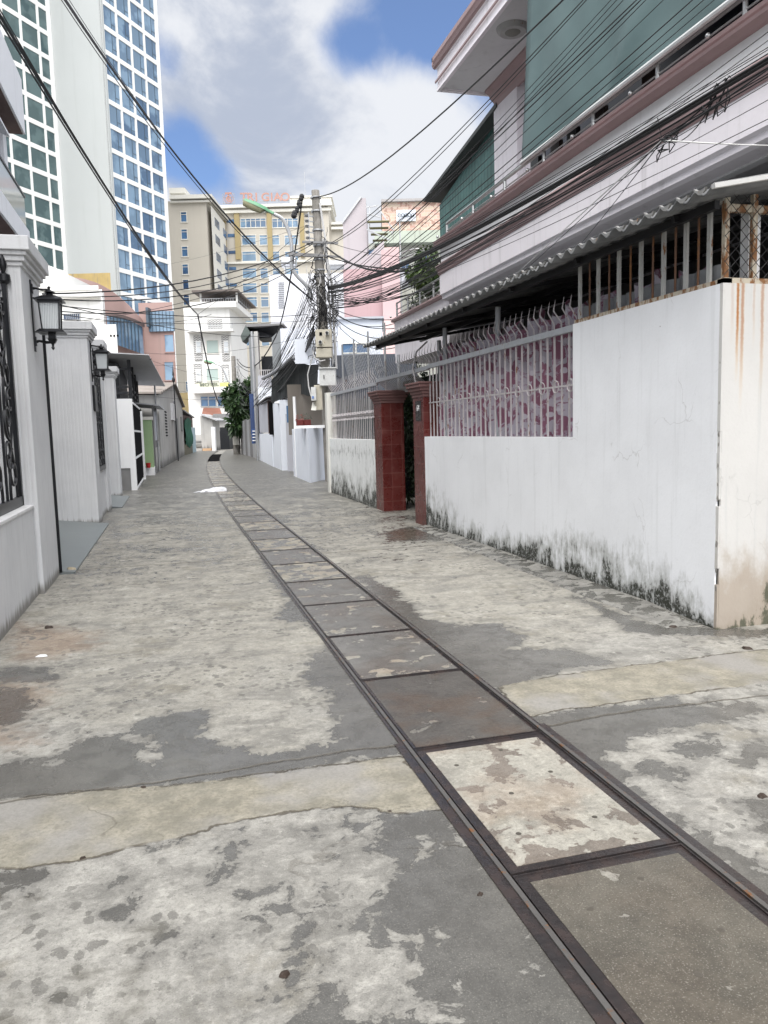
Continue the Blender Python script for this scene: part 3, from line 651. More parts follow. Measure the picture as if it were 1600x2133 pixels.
# steel railings
M['rail'] = paint('pale_grey_bar_paint', (.47, .46, .47), .5, .1, .12); M['rail_pink'] = paint('weathered_bar_paint', (.50, .47, .48), .5, .1, .18)
M['railbeam'] = paint('grey_beam_paint', (.40, .42, .45), .45, .1, .05)
def ring(b, c, r, w, n=12):
    b.tube([(c[0], c[1]+math.cos(2*math.pi*k/n)*r, c[2]+math.sin(2*math.pi*k/n)*r) for k in range(n+1)], w, 4, False)
def railing(lab, y0, y1, zb, zt, step, x=3.80, rings=True, zmid=1.88, limit=99, beam=True):
    root = thing('railing', lab, 'railing', (x, y0, zb), 'spiked steel railings')
    n = int((y1-y0)/step)
    for i in range(n+1):
        y = y0+.04+i*(y1-y0-.08)/n
        b = MB(); b.bar((x, y, zb), (x, y, zt), .016 if rings else .011); w = .008
        k = random.uniform(-.02, .02)
        b.tube([(x, y, zt), (x-.005, y, zt+.09), (x-.075, y+.01+k, zt+.20), (x-.06, y+k, zt+.31)], [w, w, w*.9, .002], 5)
        b.build('bar', M['rail_pink'], root)
    b = MB().box(x-.03, x+.02, y0, y1, zt-.03, zt+.03); b.build('top_rail', M['railbeam'], root)
    b = MB().bar((x, y0, zmid), (x, y1, zmid), .018)
    b.build('middle_rail', M['rail_pink'], root)
    if rings:
        m_ = int((y1-y0)/(step*2))
        for i in range(m_): b = MB(); ring(b, (x-.012, y0+step*(1.04+2*i), zmid), step*.42, .006); b.build('scroll_ring', M['rail_pink'], root)
    return root
railing('spiked steel railing in front of the flowered curtain', 6.68, 11.12, 1.375, 2.42, .148)
r2 = railing('dense spiked steel railing on the low stained wall', 14.12, 18.4, 1.31, 2.36, .16, rings=False, zmid=1.80, )
b = MB()
for i in range(42):
    y = 14.15+i*.1; b.tube([(3.79, y, 1.72), (3.785, y+.04, 1.77), (3.79, y-.03, 1.83), (3.785, y+.03, 1.88)], .007, 4)
b.build('scrollwork', M['rail_pink'], r2)
# beam and fan of curved bars over the gate
root = thing('gate_arch', 'arched fan of curved black bars over the red gate opening', 'gate top', (3.8, 11.7, 2.2))
MB().box(3.77, 3.82, 11.12, 14.12, 2.375, 2.435).build('top_rail', M['railbeam'], root)
for i in range(26):
    y = 11.75+i*.09; b = MB()
    b.tube([(3.80, y, 2.38), (3.86, y+.02, 2.31), (3.98, y+.03, 2.22), (4.16, y+.03, 2.18)], .008, 5); b.build('curved_bar', M['rail'], root)
for i in range(22):
    y = 11.2+i*.13; b = MB(); b.tube([(3.8, y, 2.43), (3.795, y, 2.52), (3.72, y, 2.62), (3.735, y, 2.72)], [.008, .008, .007, .002], 5); b.build('spike', M['rail'], root)
MB().bar((4.16, 11.7, 2.18), (4.16, 14.0, 2.18), .03).build('back_rail', M['rail'], root)
b = MB(); b.tube([(3.78, 11.7, 2.2), (3.74, 11.72, 2.45), (3.80, 11.7, 2.7), (3.95, 11.6, 2.85)], .014, 6); b.build('hook', M['rail'], root)
b = MB()
for (x, y, t_) in ((4.25, 11.9, 2.9), (4.25, 14.2, 2.9), (3.95, 8.9, 2.95), (3.95, 10.8, 2.95)):
    MB().lathe((x, y, 0), [(.035, 0), (.035, t_)], 10).build('steel_post', M['railbeam'], None, {4.25: 'round steel post inside the gate holding the tin roof, ', 3.95: 'grey steel post behind the curtained railing, '}[x]+('nearer one' if y in (11.9, 8.9) else 'farther one'), 'post', 'posts under the tin roof')

# upper window grille above the tall wall
M['bar_rust'] = paint('pale_bars_with_rust', (.46, .465, .45), .6, .1, .25); M['bar_brown'] = paint('rusty_brown_rod', (.16, .09, .06), .8, .2, .6); M['bar_corner'] = paint('rusted_corner_post', (.50, .45, .36), .7, .1, .75)
root = thing('window_grille', 'row of rusty upright bars between the tall white wall and the tin roof', 'grille', (3.8, 4.7, 2.44))
ybars = np.array([4.80, 5.06, 5.33, 5.63, 5.95, 6.28, 6.60])
for i, y in enumerate(ybars):
    MB().box(3.752, 3.772, y-.019, y+.019, 2.475, 3.0).build('flat_bar', M['bar_rust'], root)
    if i < 6:
        ym = (y+ybars[i+1])/2; MB().tube([(3.77, ym, 2.475), (3.77, ym, 3.0)], .009, 6).build('rod', M['bar_brown'], root)
for x in (3.77, 4.0, 4.22, 4.45, 4.68, 4.9): MB().box(x-.018, x+.018, 4.63, 4.665, 2.475, 3.05).build('corner_bar', M['bar_corner'], root)
MB().box(3.735, 3.80, 4.61, 6.66, 2.44, 2.475).build('bottom_rail', M['bar_corner'], root)
MB().box(3.735, 9.0, 4.61, 4.68, 2.442, 2.478).build('front_rail', M['bar_corner'], root)
MB().box(3.74, 3.80, 4.64, 6.66, 3.0, 3.04).build('top_rail', M['bar_rust'], root)
MB().box(3.76, 9.0, 4.64, 4.68, 2.93, 2.98).build('head_rail', M['bar_corner'], root)
MB().box(4.02, 4.12, 4.72, 4.80, 2.44, 3.0).build('inner_post', M['white'], root)
# corrugated sheet standing inside, seen through the bars
b = MB(); n = 90
vs = []
for i in range(n+1):
    y = 4.75+i*(2.0/n); x = 3.90+.022*math.sin(i*.75)
    vs += [(x, y, 2.40), (x, y, 2.62)]
b.add(vs, [(2*i, 2*i+2, 2*i+3, 2*i+1) for i in range(n)]); b.sm = True
b.build('corrugated_strip', paint('grey_tin', (.26, .27, .28), .55, .2), None, 'grey corrugated strip lying behind the upright bars', 'tin sheet')
# chain link mesh on the corner
b = MB()
for i in range(22):
    x0 = 3.72+i*.085-.6
    for s_ in (1, -1):
        a = (x0, 4.605, 2.48) if s_ > 0 else (x0+.55, 4.605, 2.48); c = (x0+.55, 4.605, 3.03) if s_ > 0 else (x0, 4.605, 3.03)
        ax, cx_ = a[0], c[0]
        def at(x): f = (x-ax)/(cx_-ax); return (x, 4.605, a[2]+f*(c[2]-a[2]))
        lo, hi = min(ax, cx_), max(ax, cx_); lo = max(lo, 3.73); hi = min(hi, 5.2)
        if hi-lo > .03: b.tube([at(lo), at(hi)], .0028, 4, False)
b.build('chain_link_mesh', M['black'], None, 'dark chain link netting over the rusty corner bars', 'netting')

# floral curtain
def m_cur(t):
    p = t.pos(); q = t.map(p, (0, 1, .8)); v = t.voro(t.map(q, rot=(0.3, 0, 0)), 6.5); n = t.noise(q, 6, 5, .6, .8); n2 = t.noise(q, 14, 4, .6, .5)
    c = t.mix(t.ss(n, .50, .54), (.42, .39, .45), (.23, .10, .15)); c = t.mix(t.ss(n2, .57, .60), c, (.32, .23, .29)); c = t.mix(t.ss(v, .20, .16), c, (.52, .49, .55))
    return c, .9, None
M['curtain'] = newmat('flowered_curtain_fabric', build=m_cur)
b = MB(); n = 260; zs = [1.30, 1.6, 1.9, 2.2, 2.5, 2.68]
for i in range(n+1):
    y = 5.0+i*(6.0/n)
    for j, z in enumerate(zs):
        f = math.sin(y*21+.6*math.sin(y*3.1))*.065+math.sin(y*47+z)*.012
        zz = z+(.05*math.sin(y*21+1)+.04*math.sin(y*9) if j == 5 else 0)
        b.v.append((3.985+f+(.02*math.sin(z*4+y)), y, zz))
w = len(zs); b.f = [(i*w+j, (i+1)*w+j, (i+1)*w+j+1, i*w+j+1) for i in range(n) for j in range(w-1)]; b.sm = True
b.build('curtain', M['curtain'], None, 'purple and white flowered curtain hanging in folds behind the railing', 'curtain')

# corrugated eave roof over the yard
def m_eave(t):
    p = t.pos(); n = t.noise(p, 3, 5, .6); n2 = t.noise(p, 30, 3)
    return t.mix(t.ss(n, .4, .6), (.17, .175, .18), (.105, .11, .115)), .7, t.bump(n2, .2, .004)
M['eave'] = newmat('weathered_corrugated_sheet', build=m_eave); M['eave_edge'] = paint('pale_sheet_edge', (.26, .26, .255), .6, .1, .1)
def eave_z(x): return 2.985+(x-3.42)*.19
root = thing('tin_roof', 'low corrugated tin roof with a wavy edge over the railing and wall', 'roof', (4.6, 8.8, 2.9))
b = MB(); P = .185; ns = int((13.6-4.35)/P*8)
xs_ = [3.42, 3.8, 4.6, 6.0]
for i in range(ns+1):
    y = 4.35+i*(13.6-4.35)/ns; w_ = .026*math.cos(2*math.pi*(y-4.35)/P)
    for x in xs_: b.v.append((x+(random.Random(int((y-4.35)/P/6)).uniform(-.025, .02) if x < 3.5 else 0), y, eave_z(x)+w_))
b.f = [(i*4+j, (i+1)*4+j, (i+1)*4+j+1, i*4+j+1) for i in range(ns) for j in range(3)]; b.sm = True
sh = b.build('corrugated_sheet', M['eave'], root); so = sh.modifiers.new('solid', 'SOLIDIFY'); so.thickness = .009; so.offset = 1
b = MB(); 
for i in range(ns):        # pale cut edge of the sheet, thick as two overlapping sheets
    y0 = 4.35+i*(13.6-4.35)/ns; y1 = 4.35+(i+1)*(13.6-4.35)/ns
    w0 = .026*math.cos(2*math.pi*(y0-4.35)/P); w1 = .026*math.cos(2*math.pi*(y1-4.35)/P)
    if w0 < 0.004: b.add([(3.405, y0, eave_z(3.42)+w0-.002), (3.405, y1, eave_z(3.42)+w1-.002), (3.405, y1, eave_z(3.42)+.013+max(w1*.4, w1)), (3.405, y0, eave_z(3.42)+.013+max(w0*.4, w0)), (3.43, y0, eave_z(3.42)+.013+w0), (3.43, y1, eave_z(3.42)+.013+w1)], [(0, 1, 2, 3), (3, 2, 5, 4)])
b.build('sheet_edge', M['eave_edge'], root)
b = MB(); b.bar((3.42, 4.34, eave_z(3.42)+.0), (9, 4.34, eave_z(9)), .035, .03); b.build('verge_strip', paint('white_verge', (.55, .55, .54), .6), root)
b = MB()
b.bar((3.66, 4.6, 2.955), (3.66, 13.6, 2.955), .04, .06); b.bar((4.5, 4.6, 3.1), (4.5, 13.6, 3.1), .04, .06)
for y in np.arange(5, 13.6, 1.4): b.bar((3.6, y, 2.96), (6.0, y, 3.38), .04, .05)
b.build('purlin', M['black'], root)
b = MB(); b.box(6.0, 9.0, 4.35, 13.6, 3.45, 3.47); b.build('inner_sheet', M['eave'], root)

# ------------------------------------------------ the pink-trimmed house
M['lilac'] = stucco('lilac_white_plaster', (.80, .765, .80), .07, .10); M['lilac_dk'] = stucco('soffit_plaster', (.62, .62, .63), .10, .08)
M['trim'] = stucco('mauve_band', (.34, .24, .24), .12, .10, rough=.6); M['tin_green'] = None
house = thing('house', 'lilac white two-storey house with mauve mouldings and a long balcony', 'house', (7.5, 8, 0))
MB().box(6.15, 14, 3.0, 13.5, 0, 8.05).build('wall', M['lilac'], house)
# ground-floor front painted dark to stand for the shade under the tin roof
MB().box(6.10, 6.15, 4.7, 13.4, 0, 3.4).build('ground_floor_front', stucco('shade_dark_wall', (.10, .10, .10), .2, .1), house)
# balcony slab, fascia with mouldings (profile swept along y)
def sweep_y(b, prof, y0, y1):
    n = len(prof); vs = [(x, y0, z) for x, z in prof]+[(x, y1, z) for x, z in prof]
    b.add(vs, [tuple(range(n)), tuple(range(2*n-1, n-1, -1))]+[(i, n+i, n+(i+1) % n, (i+1) % n) for i in range(n)])
ya, yb = -2.0, 13.62
b = MB(); sweep_y(b, [(4.9, 3.92), (4.94, 3.90), (4.94, 3.84), (5.0, 3.82), (5.30, 3.82), (5.30, 3.95), (6.15, 3.95), (6.15, 4.30), (4.9, 4.30)], ya, yb); b.build('balcony_slab', M['lilac'], house)
b = MB(); sweep_y(b, [(4.87, 4.30), (4.89, 4.27), (4.95, 4.27), (4.95, 4.46), (4.88, 4.46), (4.835, 4.44), (4.82, 4.41), (4.845, 4.39), (4.84, 4.36), (4.875, 4.335)], ya, yb+.03); b.build('lower_moulding', M['trim'], house)
b = MB(); sweep_y(b, [(4.93, 4.46), (5.05, 4.46), (5.05, 4.74), (4.93, 4.74)], ya, yb); b.build('parapet', M['white'], house)
b = MB(); sweep_y(b, [(4.88, 4.74), (4.80, 4.765), (4.79, 4.79), (4.83, 4.81), (4.81, 4.83), (4.80, 4.86), (4.84, 4.885), (5.10, 4.885), (5.10, 4.74)], ya, yb+.05); b.build('upper_moulding', M['trim'], house)
b = MB()      # recessed panels on the soffit framed by mauve moulding
for (y0, y1) in ((-1.5, 2.6), (3.2, 7.2), (7.7, 10.2), (10.7, 13.2)):
    for (xa, xb_, ya_, yb_) in ((5.36, 5.44, y0, y1), (6.05, 6.12, y0, y1), (5.44, 6.05, y0, y0+.08), (5.44, 6.05, y1-.08, y1)): b.box(xa, xb_, ya_, yb_, 3.86, 3.95)
b.build('soffit_moulding', M['trim'], house)
MB().box(5.20, 5.30, -2.0, 13.55, 3.80, 3.82).build('soffit_band', M['lilac_dk'], house)
b = MB(); b.box(6.15, 6.17, 4.7, 13.3, 3.45, 3.5)
MB().box(5.3, 6.15, -2, 13.55, 3.948, 3.952).build('soffit', M['lilac_dk'], house)
# balcony railing
M['chrome'] = paint('weathered_steel_pipe', (.46, .47, .47), .3, .7, .08)
def pipe_rail(lab, x, y0, y1, z, parent, nm='balcony_railing', posts=1.15, zt=.30, thick=.028):
    r = MB(); r.tube([(x, y0, z+zt), (x, y1, z+zt)], thick, 8); top = r.build(nm, M['chrome'], parent, label=lab)
    for k, dz in enumerate((.10, .20)):
        MB().tube([(x, y0, z+dz), (x, y1, z+dz)], .011, 6).build('rod', M['chrome'], top)
    n = int((y1-y0)/posts)
    for i in range(n+1):
        y = y0+i*(y1-y0)/n; q = MB(); q.tube([(x, y, z), (x, y, z+zt)], .024, 8); q.build('baluster', M['chrome'], top)
        q = MB(); q.sphere((x-.02, y+.45, z+.10), .028, 8, 6); q.build('ball', M['chrome'], top)
    return top
pipe_rail(None, 4.94, -1.5, 13.3, 4.885, house, zt=.22)
b = MB()
for i, y in enumerate((8.6, 9.25, 9.7, 10.3, 7.6)):
    b = MB().box(5.16, 5.22, y-.1, y+.14, 4.88, 5.25); b.build('shutter', [paint('dark_wood', (.06, .045, .04), .6), M['black']][i % 2], house)
MB().box(6.10, 6.14, -1.5, 12.0, 4.9, 6.9).build('balcony_opening', paint('dark_glass_door', (.012, .014, .035), .3), house)
# corner column & roof overhang
MB().box(5.98, 6.16, 12.6, 13.56, 4.3, 7.5).build('corner_column', M['lilac'], house)
b = MB(); sweep_y(b, [(4.95, 7.52), (4.93, 7.50), (4.93, 7.46), (6.2, 7.46), (6.2, 8.2), (4.95, 7.9), (4.95, 7.9)], -3, 13.62)
b = MB(); b.box(4.97, 14, -3, 13.55, 7.50, 8.0); b.build('roof', M['lilac_dk'], house)
b = MB(); sweep_y(b, [(4.97, 7.46), (4.97, 8.02), (4.90, 8.02), (4.90, 7.84), (4.93, 7.82), (4.93, 7.52), (4.91, 7.50), (4.91, 7.46)], -3, 13.62); b.box(4.97, 14, 13.55, 13.62, 7.46, 8.02); b.build('roof_fascia', M['lilac'], house)
b = MB(); sweep_y(b, [(4.90, 7.84), (4.86, 7.86), (4.84, 7.90), (4.87, 7.92), (4.84, 7.96), (4.84, 8.03), (4.90, 8.03)], -3, 13.66); sweep_y(b, [(4.90, 7.60), (4.885, 7.61), (4.885, 7.64), (4.90, 7.65)], -3, 13.64); b.box(4.84, 14, 13.62, 13.66, 7.9, 8.03); b.build('roof_moulding', M['trim'], house)
b = MB(); sweep_y(b, [(5.78, 7.50), (5.78, 7.46), (5.86, 7.42), (5.88, 7.36), (5.95, 7.30), (5.98, 7.22), (6.02, 7.22), (6.02, 7.50)], 4, 13.5); b.build('cove_moulding', M['trim'], house)
q = PX(1068, 58, 5.4); zz = 7.5; q = PZ(1068, 58, 7.5)
b = MB(); b.lathe((q[0], q[1], 7.43), [(.10, .005), (.20, .0), (.235, .03), (.25, .068)], 24); lt = b.build('soffit_light', paint('dusty_lamp_ring', (.36, .36, .35), .5, 0, .1), house)
b = MB(); b.lathe((q[0], q[1], 7.415), [(.02, 0), (.10, .004), (.12, .02)], 20); b.build('diffuser', stucco('dusty_lamp_glass', (.20, .20, .18), .1, 0), lt)

# green tarpaulin hanging over the balcony
def m_tarp(t):
    p = t.pos(); n = t.noise(t.map(p, (.5, .5, .8)), 1.1, 4, .5, .6); n2 = t.noise(p, 120, 2)
    c = t.mix(t.ss(n, .35, .65), (.080, .128, .130), (.110, .165, .166)); c = t.mix(t.m('MULTIPLY', n2, .3), c, (.05, .11, .115))
    return c, .55, t.bump(n2, .1, .002)
M['tarp'] = newmat('green_tarpaulin', build=m_tarp)
b = MB(); ny, nz = 90, 34
for i in range(ny+1):
    y = -2+i*(12.15)/ny
    for j in range(nz+1):
        f = j/nz; z = 5.09+f*(7.45-5.09)
        d = .03*math.sin(y*1.9+z*1.6)+.02*math.sin(y*5.1-z*2.3+1)+.05*math.exp(-((y+z*1.1-13.6)/.22)**2)+.04*math.exp(-((y+z*.45-10.2)/.18)**2)+.035*math.exp(-((y-z*.3-6.6)/.16)**2)
        b.v.append((4.905-d*(1-f*.2)+.07*f+ (0 if f > .04 else .01), y+(.03*math.sin(z*3) if i == ny else 0), z))
b.f = [(i*(nz+1)+j, (i+1)*(nz+1)+j, (i+1)*(nz+1)+j+1, i*(nz+1)+j+1) for i in range(ny) for j in range(nz)]; b.sm = True
tp = b.build('tarpaulin', M['tarp'], None, 'large green tarpaulin hung from the eaves over the balcony', 'tarpaulin'); tp.modifiers.new('solid', 'SOLIDIFY').thickness = .004
b = MB(); b.tube([(4.88, -2, 5.105), (4.88, 10.15, 5.105)], .03, 8); b.build('tarp_pole', paint('white_pipe', (.62, .64, .64), .4), None, 'long pale pipe weighting the lower edge of the green tarpaulin', 'pipe')

# second, set-back balcony of the house beyond with its plants
hb = thing('balcony', 'lower lilac balcony with mauve trim beyond the big one, under the potted shrub', 'balcony', (5.6, 15, 3.5))
y0b, y1b = 13.7, 17.6
b = MB(); sweep_y(b, [(5.1, 3.0), (5.1, 3.95), (6.6, 3.95), (6.6, 3.0)], y0b, y1b-.3); b.build('parapet', M['lilac'], hb)
b = MB(); sweep_y(b, [(5.06, 3.50), (5.06, 3.62), (5.10, 3.62), (5.10, 3.50)], y0b, y1b-.28); b.build('lower_moulding', M['trim'], hb)
b = MB(); sweep_y(b, [(5.04, 3.93), (5.02, 3.97), (5.04, 4.01), (5.3, 4.01), (5.3, 3.93)], y0b, y1b-.28); b.build('upper_moulding', M['trim'], hb)
pipe_rail(None, 5.14, y0b+.1, y1b-.4, 4.01, hb, zt=.34, thick=.02, posts=.8)
MB().box(6.6, 13, 13.56, 17.3, 0, 5.0).build('wall', M['lilac'], hb)

# green corrugated shed on the roof
def m_green(t):
    p = t.pos(); y = t.sep(p)[1]; w = t.m('FRACT', t.m('DIVIDE', y, .16)); n = t.noise(p, 3, 4)
    c = t.mix(t.ss(w, .82, .9), (.035, .105, .095), (.015, .05, .045)); c = t.mix(t.ss(n, .4, .7), c, (.05, .14, .13))
    return c, .45, t.bump(t.ss(w, .7, .9), .5, .02)
M['green_tin'] = newmat('green_ribbed_sheet', build=m_green)
sh = thing('rooftop_shed', 'green ribbed metal shed with a dark sloping roof behind the balcony', 'shed', (6.5, 15.5, 4.5))
xs = 6.2
a = PX(917, 430, xs); ztop0 = a[2]
MB().prism([(xs, 13.56, 4.6), (xs, 17.15, 4.6), (xs, 17.15, 6.55), (xs, 13.56, 7.25)], (3.5, 0, 0)).build('siding', M['green_tin'], sh)
b = MB(); b.prism([(5.95, 13.4, 7.28), (5.95, 17.55, 6.78), (5.95, 17.55, 6.72), (5.95, 13.4, 7.20)], (4, 0, 0)); b.build('roof', paint('dark_roof_sheet', (.05, .055, .055), .6), sh)
b = MB(); b.box(xs-.02, xs, 14.4, 16.3, 4.9, 5.45); b.build('pale_panel', paint('pale_green_panel', (.15, .26, .25), .4), sh)

# ================================================================== LEFT SIDE
def m_fence(t):
    p = t.pos(); s = t.sep(p); n = t.noise(p, 1.5, 5, .6); st = t.noise(t.map(p, (14, 14, .5)), 2, 5, .6); fi = t.noise(p, 70, 3)
    gr = t.noise(t.map(p, (30, 30, .15)), 2, 2)
    c = t.mix(t.ss(n, .35, .68), (.63, .64, .655), (.57, .58, .60)); c = t.mix(t.m('MULTIPLY', t.ss(st, .5, .72), .30), c, (.36, .365, .37))
    c = t.mix(t.m('MULTIPLY', t.ss(gr, .62, .7), .30), c, (.70, .705, .71)); c = t.mix(t.m('MULTIPLY', fi, .12), c, (.32, .32, .33))
    k = t.ss(t.m('ADD', s[2], t.m('MULTIPLY', st, -.25)), .0, -.10); c = t.mix(t.m('MULTIPLY', k, .8), c, (.13, .12, .10))
    return c, .7, t.bump(t.m('ADD', fi, t.m('MULTIPLY', st, .6)), .22, .01)
M['fence'] = newmat('ribbed_grey_wall_paint', build=m_fence)
XF = -1.26
def fence_cap(b, x0, x1, y0, y1, z): cap_profile(b, x0, x1, y0, y1, z, [(.02, .04), (.045, .05), (.07, .04), (.10, .13)])
def post(lab, y0, y1, x0, ztop, grooves='s', xf=XF):
    root = thing('fence_post', lab, 'fence post', ((xf+x0)/2, (y0+y1)/2, 0), 'grey fence posts with stepped caps')
    MB().box(x0, xf, y0, y1, -.02, ztop-.26).build('shaft', M['fence'], root)
    b = MB()
    if grooves == 's':
        n = int((xf-x0)/.055)
        for i in range(n): b.box(x0+.02+i*.055, x0+.02+i*.055+.034, y0-.009, y0, .0, ztop-.30)
    if b.v: b.build('rib', M['fence'], root)
    b = MB(); fence_cap(b, x0, xf, y0, y1, ztop-.26); b.build('cap', M['fence'], root, bevel=.008)
    return root
post('near grey fence post with a stepped cap and ribbed side, holding the bigger lantern', 7.98, 9.02, -2.25, 3.36)
post('wide ribbed grey fence post beyond the grey ramp, behind the second lantern', 13.97, 14.75, -2.15, 3.42)
post('third grey fence post from the viewer, partly hidden by the second lantern', 16.3, 17.0, -1.75, 3.4)
post('slim grey fence post farthest from the viewer, next to the white wall', 20.1, 20.75, -1.62, 3.2)
# base walls with ledges
def base_wall(lab, y0, y1):
    root = thing('fence_wall', lab, 'fence wall', (-1.4, (y0+y1)/2, 0), 'grey fence walls')
    MB().box(-1.62, -1.31, y0, y1, -.02, .84).build('wall_panel', M['fence'], root)
    MB().box(-1.62, -1.295, y0, y1, .84, .872).build('ledge', stucco('ledge_paint', (.66, .66, .67), .08, .1), root, bevel=.006)
    return root
base_wall('low grey fence wall with a pale ledge under the near iron grille', 1.5, 7.975); base_wall('short low grey fence wall under the far iron grille', 14.76, 16.29)

# wrought iron grilles
M['iron'] = paint('black_wrought_iron', (.014, .015, .018), .35, .5, 0)
def scroll(c, r, turns, a0, dirn, n=26):
    out = []
    for i in range(n+1):
        f = i/n; rr_ = r*(1-f*.82); a = a0+dirn*turns*2*math.pi*f; out.append((c[0], c[1]+math.cos(a)*rr_, c[2]+math.sin(a)*rr_))
    return out
def grille(lab, y0, y1, z0, z1, x=-1.40, pitch=.62):
    root = thing('iron_grille', lab, 'iron grille', (x, (y0+y1)/2, z0), 'black wrought iron grilles')
    b = MB(); b.box(x-.02, x+.02, y0, y1, z0, z0+.09); b.box(x-.02, x+.02, y0, y0+.05, z0, z1); b.box(x-.02, x+.02, y1-.06, y1, z0, z1)
    b.build('frame', M['iron'], root)
    n = max(1, int(round((y1-y0)/pitch))); w = (y1-y0)/n
    for i in range(n):
        yc = y0+(i+.5)*w
        b = MB(); q = .015
        b.bar((x, yc-w*.46, z0+.05), (x, yc-w*.46, z1-.1), .022)
        for (zz, r_, sgn) in ((z0+.34, .20, 1), (z0+.80, .17, -1), (z0+1.24, .20, 1), (z0+1.66, .17, -1)):
            if zz > z1-.1: break
            b.tube(scroll((x, yc+sgn*.05, zz), r_, 1.15, math.pi*.5*sgn, sgn), q, 5)
            b.tube(scroll((x, yc-sgn*.10, zz+.17), r_*.75, 1.1, -math.pi*.5*sgn, -sgn), q*.85, 5)
        pts = [(x, yc+.15*math.sin((zz-z0)*3.9+1)*1, zz) for zz in np.linspace(z0+.08, z1-.15, 26)]; b.tube(pts, .014, 5)
        pts = [(x, yc-.15*math.sin((zz-z0)*3.9+1)*1, zz) for zz in np.linspace(z0+.08, z1-.15, 26)]; b.tube(pts, .014, 5) if i % 2 == 0 else None
        b.build('scroll_panel', M['iron'], root)
        f = MB(); f.lathe((x, yc-w*.46, z1-.12), [(.01, 0), (.045, .04), (.05, .08), (.02, .13), (.035, .17), (.012, .27), (.002, .32)], 10)
        f.build('finial', M['iron'], root)
    f = MB(); f.lathe((x, y1-.03, z1-.02), [(.012, 0), (.06, .04), (.055, .10), (.016, .12), (.03, .16), (.035, .2), (.002, .30)], 10); f.build('finial', M['iron'], root)
    return root
grille('black scrolled iron grille on the near fence wall at the left edge', 3.4, 7.965, .875, 2.93)
grille('narrow black scrolled iron grille between the second and third fence posts', 14.77, 16.28, .875, 2.95, x=-1.292, pitch=.5)
MB().box(-2.6, -2.4, 1.5, 8.0, 0, 3.4).build('inner_wall', stucco('garden_wall', (.42, .43, .44), .1, .15), None, 'pale grey wall of the yard behind the near iron grille', 'wall')
# gates (closed, seen edge on) and ramps
def gate(lab, y0, y1, x=-2.2):
    root = thing('metal_gate', lab, 'gate', (x, (y0+y1)/2, .1), 'black metal gates')
    MB().box(x-.03, x+.02, y0+.03, y1-.03, .12, 2.75).build('panel', M['iron'], root)
    b = MB(); 
    for i in range(14): yy = y0+.2+i*(y1-y0-.4)/13; b.bar((x+.03, yy, .2), (x+.03, yy, 2.7), .02)
    b.build('bar', M['iron'], root)
    MB().box(x-.04, x+.06, y0, y0+.045, .06, 2.85).build('gate_frame', M['iron'], root)
gate('black metal gate between the lantern post and the wide ribbed post', 9.03, 13.96); gate('black metal gate before the farthest grey fence post', 17.01, 20.09)
MB().box(-1.32, -1.232, 9.03, 9.05, .02, 2.6).build('gate_stop', M['iron'], None, 'thin black upright gate stop on the near post', 'gate stop')
M['ramp'] = stucco('smooth_grey_slate', (.155, .175, .18), .12, .05, rough=.4, bump=.06)
def ramp(lab, y0, y1, xo):
    b = MB(); b.add([(-2.2, y0, -.02), (xo, y0, -.02), (xo, y0, .022), (-2.2, y0, .15), (-2.2, y1, -.02), (xo, y1, -.02), (xo, y1, .022), (-2.2, y1, .15)],
       [(0, 1, 2, 3), (7, 6, 5, 4), (0, 4, 5, 1), (1, 5, 6, 2), (2, 6, 7, 3), (3, 7, 4, 0)])
    b.build('ramp', M['ramp'], None, lab, 'ramp', 'slate entrance ramps')
ramp('smooth slate grey entrance ramp in front of the near gate', 9.03, 13.96, -1.10); ramp('small slate entrance ramp far along the grey fence', 17.02, 20.09, -1.06)

